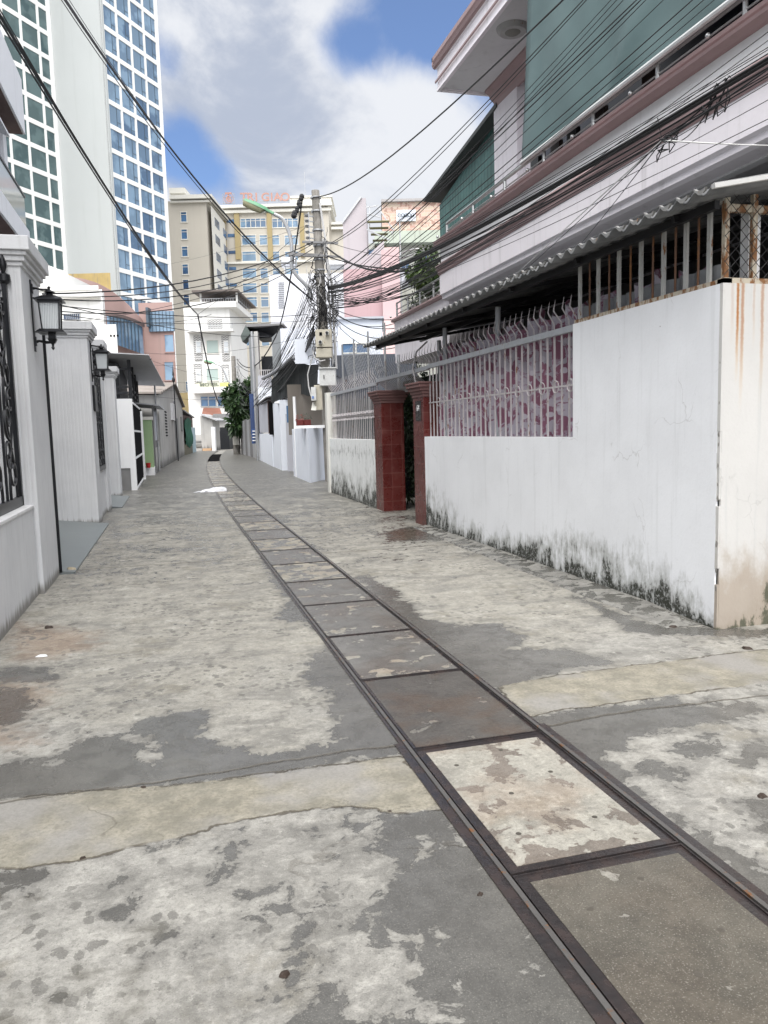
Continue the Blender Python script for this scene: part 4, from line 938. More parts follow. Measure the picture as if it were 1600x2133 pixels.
# wall lanterns
M['lampglass'] = None
def m_lg(t):
    p = t.obj(); s = t.sep(p); a = t.m('ADD', s[0], s[1]); w = t.m('SINE', t.m('MULTIPLY', a, 330))
    return t.mix(t.ss(w, -.4, .6), (.42, .45, .47), (.62, .65, .67)), .25, t.bump(w, .5, .003)
M['lampglass'] = newmat('ribbed_lamp_glass', build=m_lg, spec=.7)
def lantern():
    root = thing('wall_lantern', 'large black wall lantern with ribbed glass on the near grey post', 'wall lantern', (0, 0, 0), 'black wall lanterns')
    b = MB(); b.box(0, .018, -.045, .045, -.40, .36); b.box(0, .03, -.03, .03, -.34, -.24); b.box(0, .03, -.03, .03, .22, .32); b.build('backplate', M['iron'], root, bevel=.004)
    b = MB(); b.tube([(.0, 0, .27), (.06, 0, .275), (.12, 0, .262), (.215, 0, .265)], [.02, .012, .014, .012], 6); b.tube([(0, 0, -.30), (.06, 0, -.285), (.14, 0, -.30), (.2, 0, -.30)], [.024, .014, .018, .014], 6)
    b.box(0, .13, -.012, .012, .165, .178); b.box(0, .13, -.012, .012, -.195, -.183); b.build('arm', M['iron'], root)
    cx = .215; b = MB(); b.lathe((cx, 0, 0), [(.01, .30), (.022, .285), (.01, .27), (.02, .26), (.07, .235), (.035, .225), (.05, .20), (.07, .195)], 12)
    k = 1.4142; b.lathe((cx, 0, 0), [(.06*k, .20), (.10*k, .185), (.165*k, .15), (.165*k, .138), (.13*k, .138), (.13*k, .11), (.02, .11)], 4, True); b.build('cap', M['iron'], root)
    b = MB(); b.lathe((cx, 0, 0), [(.02, -.165), (.125*k, -.165), (.16*k, -.19), (.16*k, -.20), (.06, -.205), (.06, -.26), (.075, -.265), (.05, -.30), (.02, -.32), (.018, -.34), (.028, -.36), (.002, -.385)], 4, True); b.build('base', M['iron'], root)
    b = MB()
    for i in (-1, 1):
        for j in (-1, 1):
            b.add([(cx+i*.100-.008, j*.100-.008, -.165), (cx+i*.100+.008, j*.100-.008, -.165), (cx+i*.100+.008, j*.100+.008, -.165), (cx+i*.100-.008, j*.100+.008, -.165),
                   (cx+i*.118-.008, j*.118-.008, .115), (cx+i*.118+.008, j*.118-.008, .115), (cx+i*.118+.008, j*.118+.008, .115), (cx+i*.118-.008, j*.118+.008, .115)],
                  [(3, 2, 1, 0), (4, 5, 6, 7), (0, 1, 5, 4), (1, 2, 6, 5), (2, 3, 7, 6), (3, 0, 4, 7)])
    b.build('cage', M['iron'], root)
    b = MB(); b.lathe((cx, 0, 0), [(.092*1.4142, -.164), (.110*1.4142, .112)], 4, True); b.build('glass', M['lampglass'], root)
    b = MB(); b.sphere((cx, -.13*0, .02), .035, 10, 7, 1, 1, 1.2); b.build('bulb', M['white'], root)
    return root
L0 = lantern()
L0.location = (XF, 8.47, 2.735); ORG[L0.name] = np.array([XF, 8.47, 2.735]); L0.scale = (.80, .80, .92)
L1 = dup(L0, (XF, 14.42, 2.83), 'smaller looking black wall lantern with frosted glass on the wide ribbed post'); L1.scale = (.86, .86, .92)
b = MB(); b.box(XF, XF+.04, 14.3, 14.7, 1.95, 2.4); b.build('house_number_plate', M['iron'], None, 'ornate black plate on the wide ribbed post under the lantern', 'number plate', bevel=.01)

# ------------------------------------------------ modern white house at far left
mh = thing('white_house', 'modern white house with brown soffits and a glass balcony at the left edge', 'house', (-6, 14, 0))
M['mwhite'] = stucco('modern_white_paint', (.74, .76, .80), .05, .06); M['soffit_brown'] = stucco('brown_timber_soffit', (.085, .05, .045), .15, .1)
k = 2.9/2.3
MB().box(-10, -3.35, -2, 20.0, 0, 4.6).build('ground_floor', M['mwhite'], mh)
MB().box(-10, -4.1, -2, 19.9, 4.6, 9.9).build('wall', M['mwhite'], mh)
MB().box(-4.1, -2.9, -2, 20.0, 5.85, 6.30).build('balcony_slab', M['mwhite'], mh)
MB().box(-10, -2.9, -2, 20.45, 8.62, 9.85).build('roof_parapet', M['mwhite'], mh)
MB().box(-4.1, -2.95, -2, 20.4, 8.60, 8.618).build('soffit', M['soffit_brown'], mh)
MB().box(-4.1, -2.95, -2, 19.9, 5.83, 5.848).build('balcony_soffit', M['soffit_brown'], mh)
MB().box(-4.1, -3.25, 19.6, 20.0, 6.3, 8.6).build('side_wall', M['mwhite'], mh)
b = MB(); b.prism([(-3.45, -2, 8.15), (-2.95, -2, 7.95), (-2.95, -2, 7.90), (-3.45, -2, 8.10)], (0, 20.6, 0)); b.build('sun_fin', M['mwhite'], mh)
MB().box(-2.96, -2.94, 2, 19.85, 6.32, 7.02).build('glass_railing', newmat('pale_glass', (.30, .36, .38), .08, spec=.7), mh)
MB().box(-2.98, -2.92, 2, 19.9, 7.02, 7.07).build('handrail', M['iron'], mh)
b = MB(); b.box(-4.08, -4.05, 14, 18.2, 6.3, 8.3); b.build('window', M['glass'], mh)

# ================================================================== DISTANT FRAME HELPERS
Av = np.array([_cy, _sy, 0.]); Dv = np.array([-_sy, _cy, 0.])
def CD(u, v, d): r_ = ray(u, v); return _C+r_*(d/(r_@Dv))
def cxf(p): q = Av*p[0]+Dv*p[1]; return (q[0], q[1], p[2])
def lz(u, v, d): p = CD(u, v, d); return float(p@Av), float(p[2])
def pb(b, u0, v0, u1, v1, d, th=.3, sk=0.0):     # block whose front, facing the viewer's axis, stands d metres off
    um, vm = (u0+u1)/2, (v0+v1)/2
    s0, s1, z0, z1 = lz(u0, vm, d)[0], lz(u1, vm, d)[0], lz(um, v1, d)[1], lz(um, v0, d)[1]; o = th*sk
    b.add([(s0, d, z0), (s1, d, z0), (s1+o, d+th, z0), (s0+o, d+th, z0), (s0, d, z1), (s1, d, z1), (s1+o, d+th, z1), (s0+o, d+th, z1)], [(0, 3, 2, 1), (4, 5, 6, 7), (0, 1, 5, 4), (1, 2, 6, 5), (2, 3, 7, 6), (3, 0, 4, 7)]); return b
def PB(u0, v0, u1, v1, d, th, name, mat, parent=None, sk=0.0, **k): return pb(MB(cxf), u0, v0, u1, v1, d, th, sk).build(name, mat, parent, **k)
def base_at(u, d): p = CD(u, 905, d); return (p[0], p[1], 0)

def m_pane(c1, c2):
    def f(t):
        r = t.rnd(); p = t.pos(); n = t.noise(p, .35, 3)
        c = t.mix(r, c1, c2); c = t.mix(t.ss(n, .45, .6), c, sc(c2, 1.25)); 
        return c, .12, None
    return f
M['pane_blue'] = newmat('blue_window_pane', build=m_pane((.055, .115, .21), (.15, .235, .33)), spec=.7)
M['pane_teal'] = newmat('teal_window_pane', build=m_pane((.035, .075, .085), (.075, .12, .125)), spec=.7)
M['pane_dark'] = newmat('dark_blue_pane', build=m_pane((.03, .06, .13), (.06, .13, .24)), spec=.7)
M['mull'] = paint('window_mullion', (.06, .09, .12), .5)
M['hotelwhite'] = stucco('hotel_white_cladding', (.80, .81, .80), .03, .03, scale=.15); M['hotelgrey'] = stucco('hotel_grey_wall', (.44, .465, .465), .04, .05, scale=.1)
# ---------------- tower hotel
az = math.radians(35.8); Td = np.array([math.sin(az), math.cos(az), 0]); Tn = np.array([-math.cos(az), math.sin(az), 0])   # along right face, back-left
T0 = Av*lz(247, 600, 113)[0]+Dv*113
def txf(p): q = T0+Td*p[0]+Tn*p[1]; return (q[0], q[1], p[2])
tw = thing('hotel_tower', 'very tall white hotel tower with blue windows and a blank grey side wall', 'tower', (T0[0], T0[1], 0))
FH = 3.29
def zrow(v, d=113.0, u=250): return lz(u, v, d)[1]
zt0 = zrow(614); TOP = zt0+22*FH
zbase = 12.5
MB(txf).box(.35, 12.6, .35, 25, 0, TOP+3).build('core', M['hotelgrey'], tw)
MB(txf).box(0, 12.6, 8.82, 25, 0, TOP+3).build('back_block', M['hotelgrey'], tw)
MB(txf).box(0, .34, 0, 8.8, 0, TOP+3).build('blank_wall', M['hotelgrey'], tw)
b = MB(txf); cw = 3.1
b.box(0, 12.6, 0, .34, 0, zbase-2)
for i in range(5): b.box(i*cw-.0, i*cw+.40 if i else .55, .12, .345, zbase-2, TOP+3)
b.box(12.6, 12.95, -.02, 1.2, 0, TOP+3)
for k_ in range(-4, 23): z = zt0+k_*FH; b.box(0.5, 12.7, .125, .345, z+.02, z+.66)
b.build('white_grid', M['hotelwhite'], tw)
nw = 0
for k_ in range(-3, 16):
    for i in range(4):
        if nw >= 68: break
        z = zt0+k_*FH; x0 = i*cw+.42
        w_ = MB(txf).box(x0, x0+cw-.44, .24, .30, z+.67, z+FH+.01).build('window', M['pane_blue'], tw); nw += 1
        m_ = MB(txf); m_.box(x0+1.75, x0+1.82, .20, .24, z+.67, z+FH+.01); m_.box(x0+1.82, x0+cw-.46, .20, .24, z+1.35, z+1.41)
        m_.build('mullion', M['mull'], w_)
MB(txf).box(.7, 12.6, .30, .34, zbase-2, TOP+2).build('backing', M['mull'], tw)
# left wing, standing forward of the grey wall
wx = MB(txf).box(-24, -.01, 9.2, 24, 0, TOP+3).build('left_wing', M['hotelgrey'], tw)
b = MB(txf)
for i in range(7): x1 = -2.35-i*3.25; b.box(x1-.20, x1+.20, 8.95, 9.18, 8, TOP+3)
b.box(-.62, -.0, 8.82, 9.18, 8, TOP+3) ; b.box(-24, 0, 8.83, 9.17, 0, 9)
for k_ in range(-1, 23): z = zt0+k_*FH+.2; b.box(-24, -.02, 8.96, 9.17, z+.02, z+.66)
b.build('left_grid', M['hotelwhite'], tw)
nw = 0
for k_ in range(0, 17):
    for i in range(5):
        if nw >= 80: break
        z = zt0+k_*FH+.2; x1 = -.62 if i == 0 else -2.35-(i-1)*3.25-.20; x0 = -2.15 if i == 0 else -2.35-i*3.25+.20
        MB(txf).box(x0, x1, 9.05, 9.12, z+.67, z+FH+.01).build('side_window', M['pane_teal'], tw); nw += 1
MB(txf).box(-24, -.3, 9.12, 9.16, 9, TOP+2).build('side_backing', M['mull'], tw)

# ---------------- cream hotel with roof sign
M['cream'] = stucco('cream_facade', (.50, .47, .41), .05, .06, scale=.15); M['cream_lt'] = stucco('cream_trim', (.66, .65, .60), .04, .04, scale=.2); M['ochre'] = stucco('ochre_band', (.36, .29, .15), .06, .06, scale=.2)
ch = thing('cream_hotel', 'wide cream hotel with ochre bands, blue windows and red letters on its roof', 'hotel', base_at(560, 160))
PB(463, 428, 692, 905, 165, 20, 'wall', M['cream'], ch)
PB(356, 418, 441, 905, 150, 34, 'left_block', M['cream'], ch)
b = MB(cxf)
for (u0, v0, u1, v1, d, th) in ((458, 424, 692, 430, 164, .99), (460, 435, 690, 441, 164.4, .6), (352, 405, 441, 413, 149, 35), (354, 417, 440, 421, 149.4, .6), (352, 391, 385, 402, 150.5, 20), (604, 410, 690, 424, 166, 15), (604, 407, 692, 411, 165.8, 15), (690, 462, 720, 467, 166, 18), (690, 472, 722, 477, 166, 18), (463, 543, 690, 547, 164.5, .5)): pb(b, u0, v0, u1, v1, d, th)
b.build('cornice', M['cream_lt'], ch)
PB(690, 466, 722, 900, 167, 18, 'right_block', M['cream'], ch)
for (u0, u1, vb) in ((459, 471, 545), (489, 500, 540), (557, 567, 540), (625, 634, 535)): PB(u0, 443, u1, vb, 164.6, .4, 'ochre_band', M['ochre'], ch)
def win(u0, v0, u1, v1, d, parent, pane, split=True, fr=.18, frm=None):
    f = MB(cxf); s0, z0 = lz(u0, v1, d); s1, z1 = lz(u1, v0, d); e = fr
    f.box(s0-e, s1+e, d-.12, d+.02, z0-e, z0); f.box(s0-e, s1+e, d-.12, d+.02, z1, z1+e*.7); f.box(s0-e*.6, s0, d-.10, d+.02, z0, z1); f.box(s1, s1+e*.6, d-.10, d+.02, z0, z1)
    if split: f.box(s0, s1, d-.09, d+.02, z1-(z1-z0)*.27, z1-(z1-z0)*.22)
    w_ = f.build('window', frm or M['cream_lt'], parent)
    MB(cxf).box(s0, s1, d-.05, d+.02, z0, z1).build('pane', pane, w_); return w_
rows = (490, 524, 559, 590, 619, 651, 700, 730, 770)
for u0, u1 in ((502, 553), (568, 620)): 
    w_ = win(u0, 455, u1, 474, 165, ch, M['pane_blue'])
    m_ = MB(cxf)
    for q in (.2, .4, .6, .8): s = lz(u0+(u1-u0)*q, 465, 165)[0]; m_.box(s-.06, s+.06, 164.88, 164.94, lz(u0, 474, 165)[1], lz(u0, 455, 165)[1])
    m_.build('mullion', M['cream_lt'], w_)
for k_, v in enumerate(rows[:7]):
    for (u0, u1) in ((505, 532), (542, 556), (568, 581), (594, 620)): win(u0+k_*.7, v, u1+k_*.7, v+20, 165, ch, M['pane_blue'])
for v in (457, 487, 522, 556, 590): MB(cxf); PB(473+(v-457)*.04, v, 488+(v-457)*.04, v+6.5, 164.9, .12, 'vent', M['pane_dark'], ch)
for k_, v in enumerate((442, 478, 514, 551, 583, 615, 648, 708, 795)): win(378+k_*1.1+(2 if k_ > 6 else 0), v, 388+k_*1.1+(2 if k_ > 6 else 0), v+20, 150, ch, M['pane_dark'])
for k_, v in enumerate((447, 483, 520, 556, 588)):    # side windows on the return wall, seen obliquely
    for j in (0, 1):
        s = lz(441, 500, 150)[0]; t0 = 153.5+j*8; z0 = lz(445, v+18, 152)[1]; z1 = lz(445, v, 152)[1]
        MB(cxf).box(s-.02, s+.06, t0, t0+4.2, z0, z1).build('side_window', M['pane_dark'], ch)
s = lz(441, 500, 150)[0]; MB(cxf).box(s, s+.03, 150.6, 164, 6, lz(445, 425, 150)[1]).build('return_wall', M['cream_lt'], ch)
M['redsign'] = paint('faded_red_letters', (.44, .25, .21), .5)
sg = thing('roof_sign', 'faded red rooftop letters reading TRI GIAO with a framed emblem', 'sign', CD(550, 408, 166))
for ch_, uc in (('T', 508), ('R', 521.5), ('I', 534), ('G', 553), ('I', 566), ('A', 578), ('O', 594)):
    p_ = CD(uc, 411, 165.8); o_ = text(ch_, 2.25, (p_[0], p_[1], p_[2]), YAW, M['redsign'], 'letter', sg, ext=.1, bold=.05, font_scale=1.08 if ch_ != 'I' else 1.0)
b = MB(cxf)
for (u0, v0, u1, v1) in ((464, 403, 464.8, 424), (487.4, 403, 488.2, 424), (464, 403, 488, 403.8), (464, 423, 488, 424), (500, 418.5, 604, 419.2), (464, 411, 488, 411.6)): pb(b, u0, v0, u1, v1, 166, .1)
for uc in (470, 482, 505, 530, 556, 580, 600): pb(b, uc, 410, uc+.7, 424, 166.2, .1)
b.build('sign_frame', M['steel'], sg)
p_ = CD(476, 413, 165.8); text('T', 2.0, (p_[0], p_[1], p_[2]+.35), YAW, M['redsign'], 'emblem_letter', sg, ext=.08, bold=.06, font_scale=1.1); text('G', 1.5, (p_[0], p_[1], p_[2]-.2), YAW, M['redsign'], 'emblem_letter', sg, ext=.08, bold=.06)
b = MB(cxf); s_, z_ = lz(476, 413, 165.7); b.tube([(s_+math.cos(a)*.95, 165.7, z_+math.sin(a)*.95) for a in np.linspace(0, 2*math.pi, 20)], .07, 5); b.build('emblem_ring', M['redsign'], sg)
b = MB(cxf); s_, z_ = lz(636, 410, 170); b.tube([(s_, 170, z_), (s_, 170, z_+5.2)], .05, 5); b.build('antenna', M['steel'], ch)

# ---------------- motel
mo = thing('motel', 'narrow white four-storey motel with a roof terrace and yellow sign', 'motel', base_at(435, 88))
M['mowhite'] = stucco('motel_white_paint', (.74, .74, .72), .05, .07, scale=.25); M['wave'] = None
def m_wave(t):
    p = t.pos(); s = t.sep(p); w = t.m('SINE', t.m('ADD', t.m('MULTIPLY', s[2], 26), t.m('MULTIPLY', t.m('SINE', t.m('MULTIPLY', s[0], 18)), 1.2)))
    return t.mix(t.ss(w, -.2, .5), (.22, .22, .22), (.55, .55, .54)), .7, None
M['wave'] = newmat('patterned_tile', build=m_wave)
PB(389, 640, 484, 905, 88, 10.5, 'wall', M['mowhite'], mo); PB(396, 628, 492, 640, 87.3, 11.2, 'terrace_parapet', M['mowhite'], mo)
PB(399, 603, 495, 607, 86.6, 12.5, 'terrace_roof', paint('brown_roof', (.13, .11, .10), .8), mo)
for uc in (416, 491): PB(uc, 607, uc+3.5, 630, 87.5, .25, 'terrace_post', M['mowhite'], mo)
PB(417, 612, 490, 640, 96, .2, 'terrace_back', paint('dark_terrace', (.10, .09, .085), .9), mo)
b = MB(cxf)
for i in range(14): pb(b, 420+i*5, 622, 421+i*5, 630, 87.4, .06)
pb(b, 418, 621, 490, 622, 87.4, .06); b.build('terrace_railing', M['steel'], mo)
b = MB(cxf); s_ = lz(492, 620, 88)[0]
for i in range(8): b.box(s_, s_+.05, 88.4+i*1.2, 88.5+i*1.2, lz(492, 634, 88)[1], lz(492, 607, 88)[1])
b.box(s_, s_+.05, 88, 98, lz(492, 622, 88)[1], lz(492, 621, 88)[1]); b.build('side_frame', M['steel'], mo)
PB(387, 686, 485, 690, 86.6, 1.5, 'balcony_slab', M['mowhite'], mo)
b = MB(cxf)
for i in range(20): pb(b, 388+i*5, 674, 388.8+i*5, 686, 86.7, .06)
for v in (674, 678, 682): pb(b, 387, v, 485, v+.7, 86.7, .06)
b.build('balcony_railing', M['steel'], mo)
PB(432, 665, 463, 686, 87.9, .12, 'balcony_window', M['wave'], mo)
for (v0, v1) in ((699, 750), (758, 797)):
    for (u0, u1) in ((404, 420), (462, 477)):
        w_ = PB(u0, v0, u1, v1, 87.85, .16, 'tile_panel', M['wave'], mo)
        f = PB(u0+4, v0+11 if v0 < 720 else v0+11, u1-1, v0+37, 87.7, .2, 'window', M['mowhite'], mo)
        PB(u0+5, v0+13, u1-2, v0+23, 87.64, .1, 'pane', M['lampglass'], f); PB(u0+5, v0+25, u1-2, v0+35.5, 87.64, .1, 'pane', M['lampglass'], f)
    win(432, v0+10, 454, v0+37 if v0 < 720 else v0+35, 88, mo, newmat('pale_teal_curtain', (.34, .42, .40), .5), False, .08)
M['yellow'] = paint('yellow_sign_board', (.62, .58, .18), .5); M['signpale'] = paint('pale_sign_board', (.62, .63, .50), .5)
s1 = PB(408, 797, 478, 806, 87.6, .25, 'sign_board', M['signpale'], mo)
PB(458, 797.5, 478, 805.5, 87.5, .1, 'yellow_panel', M['yellow'], s1)
p_ = CD(436, 801.5, 87.5); text('MOTEL', .50, tuple(p_), YAW, paint('dark_sign_letter', (.16, .18, .14), .6), 'letters', s1, ext=.02, bold=.012, font_scale=1.35)
PB(400, 806, 484, 818, 87.0, 1.0, 'canopy', M['mowhite'], mo)
for u0 in (420, 436, 455): win(u0, 826, u0+13, 846, 88, mo, M['pane_dark'], True, .1, M['steel'])
# ochre low building behind the sheds
PB(374, 818, 412, 905, 110, 8, 'ochre_house', M['ochre'], label='low ochre house front between the pink block and the motel', cat='house')
oh = PB(150, 569, 240, 905, 100, 6, 'ochre_block', stucco('peeling_ochre', (.40, .30, .12), .25, .35, scale=.3), sk=-.35, label='peeling ochre block in front of the hotel tower foot', cat='building')

# ---------------- pinkish brown building with curved glass
M['pinkbrown'] = stucco('pinkish_brown_render', (.345, .235, .215), .07, .12, scale=.3)
kb = thing('pink_brown_building', 'pinkish brown building with a bowed blue glass front under the hotel tower', 'building', base_at(300, 85))
PB(296, 630, 366, 905, 88, 12, 'wall', M['pinkbrown'], kb, sk=-.26)
gb = PB(309, 648, 362, 690, 87.7, .3, 'glass_band', M['pane_blue'], kb)
b = MB(cxf)
for i in range(8): pb(b, 309+i*7.4, 648, 309.5+i*7.4, 690, 87.6, .1)
pb(b, 309, 662, 362, 662.6, 87.6, .1); pb(b, 309, 676, 362, 676.6, 87.6, .1); b.build('mullion', M['mull'], gb)
PB(304, 640, 309, 680, 86.9, 1.2, 'dark_fin', M['mull'], kb)
for v0, v1 in ((697, 733), (754, 792)): win(345, v0, 361, v1, 88, kb, M['pane_blue'], False, .1, M['pinkbrown'])
def bow(u0, u1, v0f, v1f, d, name, mat, parent, out=3.0, n=14, th=.5):      # bowed wall: v0f/v1f give top and bottom along it
    b = MB(cxf); P_ = []
    for i in range(n+1):
        f = i/n; u = u0+(u1-u0)*f; dd = d-out*math.cos((f)*math.pi/2)
        s, z1 = lz(u, v0f(f), dd); _, z0 = lz(u, v1f(f), dd); P_.append((s, dd, z0, z1))
    vs = []
    for (s, dd, z0, z1) in P_: vs += [(s, dd, z0), (s, dd, z1), (s, dd+th, z0), (s, dd+th, z1)]
    fs = []
    for i in range(n):
        a = i*4; c = a+4
        fs += [(a, c, c+1, a+1), (a+1, c+1, c+3, a+3), (a+2, a+3, c+3, c+2), (a, a+2, c+2, c)]
    fs += [(0, 1, 3, 2), (n*4, n*4+2, n*4+3, n*4+1)]
    b.add(vs, fs); return b.build(name, mat, parent, smooth=True)
bow(150, 299, lambda f: 577+f*75-18*math.sin(f*math.pi)+18*f*f, lambda f: 905, 88, 'upper_wall', M['pinkbrown'], kb, out=7)
g_ = bow(222, 295, lambda f: 658+22*f*f, lambda f: 712+26*f, 86.5, 'bowed_glass', M['pane_blue'], kb, out=4.6, th=.3)
b = MB(cxf)
for i in range(1, 10):
    f = i/10; u = 222+73*f; dd = 86.4-4.6*math.cos(f*math.pi/2); s, z1 = lz(u, 658+22*f*f, dd); _, z0 = lz(u, 712+26*f, dd); b.box(s-.04, s+.04, dd-.06, dd, z0, z1)
b.build('mullion', M['mull'], g_)
bow(220, 296, lambda f: 652+20*f*f, lambda f: 657+23*f*f, 86.0, 'brow', paint('dark_brow', (.12, .085, .08), .6), kb, out=5.2, th=.9)
bow(222, 295, lambda f: 738+14*f, lambda f: 746+16*f, 86.0, 'sill_band', paint('grey_band', (.30, .34, .36), .6), kb, out=5.0, th=.6)

# ---------------- white house left
wh = thing('white_townhouse', 'white flat-roofed house with a small barred window behind the lanterns', 'house', base_at(150, 45))
PB(-60, 606, 222, 905, 45, 9, 'wall', M['mowhite'], wh, sk=-.34)
PB(-60, 598, 205, 606, 44.9, 9, 'parapet', M['mowhite'], wh, sk=-.36)
s0, _ = lz(60, 600, 47); s1, _ = lz(143, 600, 47)
b = MB(cxf); b.prism([(s0, 47, 9), (s1, 47, 9), (s1, 47, lz(143, 571, 47)[1]), (lz(110, 560, 47)[0], 47, lz(110, 556, 47)[1]), (s0, 47, lz(70, 535, 47)[1])], (0, 6, 0)); b.build('stair_block', M['mowhite'], wh)
PB(195, 676, 249, 905, 42, 3, 'lower_block', M['mowhite'], wh, sk=-.33)
PB(90, 618, 205, 621, 44.6, .5, 'ledge', M['cream_lt'], wh)
w_ = win(135, 654, 166, 666, 45, wh, M['pane_dark'], False, .05, M['steel']); b = MB(cxf)
for i in range(7): pb(b, 137+i*4, 654, 138+i*4, 666, 44.8, .05)
b.build('bar', M['steel'], w_)
b = MB(cxf)
for u in (229, 236, 243): pb(b, u, 697, u+3, 701, 41.95, .1)
b.build('slot', M['dark'], wh)

# ---------------- right background
M['lilac_far'] = stucco('lilac_grey_render', (.40, .37, .39), .06, .12, scale=.3); M['pinkwall'] = stucco('pink_render', (.42, .29, .305), .05, .10, scale=.3); M['pinkpale'] = stucco('pale_pink_render', (.66, .50, .49), .05, .1, scale=.3)
M['bluewhite'] = stucco('bluish_white_render', (.62, .66, .73), .05, .08, scale=.4)
pk = thing('pink_house', 'tall pink and lilac townhouse with a sloping top behind the pole', 'house', base_at(770, 50))
s0, z0 = lz(714, 467, 50); s1, z1 = lz(762, 412, 50)
b = MB(cxf); b.prism([(s0, 50, 0), (s1, 50, 0), (s1, 50, z1), (s1-.35, 50, z1), (s0, 50, z0)], (0, 9, 0)); b.build('gable_wall', M['lilac_far'], pk)
b = MB(cxf); b.bar((s0-.05, 49.95, z0+.05), (s1-.3, 49.95, z1+.05), .12, .12); b.build('coping', M['steel'], pk)
PB(720, 560, 799, 905, 46, 3.5, 'lower_wall', M['pinkwall'], pk); PB(799, 520, 836, 905, 45.5, 4, 'side_wall', stucco('light_pink_render', (.50, .36, .37), .05, .08, scale=.3), pk)
PB(797, 664, 838, 905, 44.5, .8, 'pale_plinth', M['pinkpale'], pk)
s0, z0 = lz(765, 590, 47); b = MB(cxf); b.prism([(lz(715, 590, 47)[0], 47, 6), (lz(800, 590, 47)[0], 47, 6), (lz(800, 500, 47)[0], 47, lz(800, 500, 47)[1]), (lz(765, 540, 47)[0], 47, lz(765, 535, 47)[1]), (lz(735, 560, 47)[0], 47, lz(735, 562, 47)[1])], (0, 2, 0)); b.build('stair_wall', M['lilac_far'], pk)
ms = thing('mosaic_house', 'house with a pink mosaic roof parapet and curved white balcony', 'house', base_at(860, 62))
def m_mos(t):
    p = t.pos(); v = t.voro(t.map(p, (1, 1, 1)), 1.3, 'F1', 'Color'); s = t.sep(v)
    q = t.mix(t.ss(s[0], .3, .35), (.40, .21, .18), (.46, .38, .29)); q = t.mix(t.ss(s[1], .7, .72), q, (.52, .47, .42)); q = t.mix(t.ss(s[2], .85, .87), q, (.20, .15, .14))
    return q, .8, None
def m_brick(t):
    p = t.pos(); br = t.new('ShaderNodeTexBrick'); t.put(br.inputs['Vector'], t.map(p, (1, 0, 1), rot=(math.radians(90), 0, 0))); 
    br.inputs['Scale'].default_value = 1.1; br.inputs['Color1'].default_value = (.46, .27, .23, 1); br.inputs['Color2'].default_value = (.50, .42, .33, 1); br.inputs['Mortar'].default_value = (.55, .45, .40, 1); br.inputs['Mortar Size'].default_value = .02
    br.inputs['Bias'].default_value = .1
    n = t.new('ShaderNodeTexWhiteNoise'); t.put(n.inputs['Vector'], t.m('FLOOR', t.m('MULTIPLY', t.sep(p)[2], 3)))
    return t.mix(t.ss(t.noise(p, 2.2, 2), .55, .57), br.outputs[0], (.34, .22, .18)), .8, None
PB(796, 418, 930, 480, 62, 8, 'mosaic_parapet', newmat('pink_mosaic', build=m_brick), ms)
PB(794, 413, 932, 418, 61.7, 8.6, 'coping', paint('grey_coping', (.33, .32, .32), .7), ms)
PB(826, 437, 866, 460, 61.8, .3, 'white_panel', M['bluewhite'], ms)
b = MB(cxf); 
for i in range(5): s_, z_ = lz(832+i*7, 448, 61.7); b.tube([(s_+math.cos(a)*.12, 61.7, z_+math.sin(a)*.12) for a in np.linspace(0, 2*math.pi, 10)], .025, 4)
b.build('oval_motif', M['mull'], ms)
PB(780, 480, 930, 505, 61, 8, 'green_band', stucco('mossy_band', (.40, .45, .38), .15, .25, scale=.4), ms)
PB(765, 505, 930, 905, 62, 7, 'wall', stucco('greyish_green_wall', (.40, .41, .37), .1, .2, scale=.4), ms)
for (u0, v0, u1, v1) in ((826, 545, 852, 580), (885, 525, 905, 570), (765, 520, 790, 545)): PB(u0, v0, u1, v1, 61.9, .15, 'window', M['pane_dark'], ms)
PB(800, 560, 915, 590, 58, 2, 'curved_balcony', M['bluewhite'], ms)
b = MB(cxf)
for v in (530, 541, 551):
    b.tube([(lz(830+80*f, v-4*math.sin(f*3.1), 57.5)[0], 57.5-1.2*math.sin(f*3.1), lz(830+80*f, v-4*math.sin(f*3.1), 57.5)[1]) for f in np.linspace(0, 1, 12)], .05, 5)
for i in range(7): pb(b, 832+i*12, 530, 833+i*12, 560, 57.4, .06)
b.build('balcony_railing', M['steel'], ms)
PB(788, 515, 832, 620, 55, 3, 'front_block', M['pinkpale'], ms)
b = MB(cxf); s_, z_ = lz(835, 560, 50); b.tube([(s_, 50, lz(835, 665, 50)[1]), (s_, 50, lz(835, 445, 50)[1])], .04, 5); b.tube([(lz(835, 447, 50)[0], 50, lz(835, 447, 50)[1]), (lz(815, 490, 50)[0], 50, lz(815, 490, 50)[1])], .03, 5)
b.build('roof_mast', M['steel'], None, 'thin grey mast with a stay rising in front of the mosaic house', 'mast')
# corrugated awning scraps and rail on the pink house top
b = MB(cxf)
for (u0, v0, u1, v1) in ((762, 432, 788, 428), (764, 445, 792, 452), (764, 478, 812, 500), (770, 430, 770, 480), (785, 428, 820, 480), (815, 482, 818, 488)):
    a_, c_ = lz(u0, v0, 49.5), lz(u1, v1, 49.5); b.bar((a_[0], 49.5, a_[1]), (c_[0], 49.5, c_[1]+.001), .07)
b.build('roof_frame', M['steel'], pk)
b = MB(cxf); a_ = lz(765, 462, 49); c_ = lz(812, 500, 49)
for i in range(6): b.box(a_[0]+i*.1, c_[0]-i*.05, 49+i*.4, 49.35+i*.4, a_[1]-i*.28, a_[1]-i*.28+.06)
b.build('mossy_awning', stucco('mossy_tin', (.17, .17, .08), .3, .3), pk)
bw = thing('bluish_white_house', 'low bluish white building with two blue windows behind the meter boxes', 'house', base_at(745, 38))
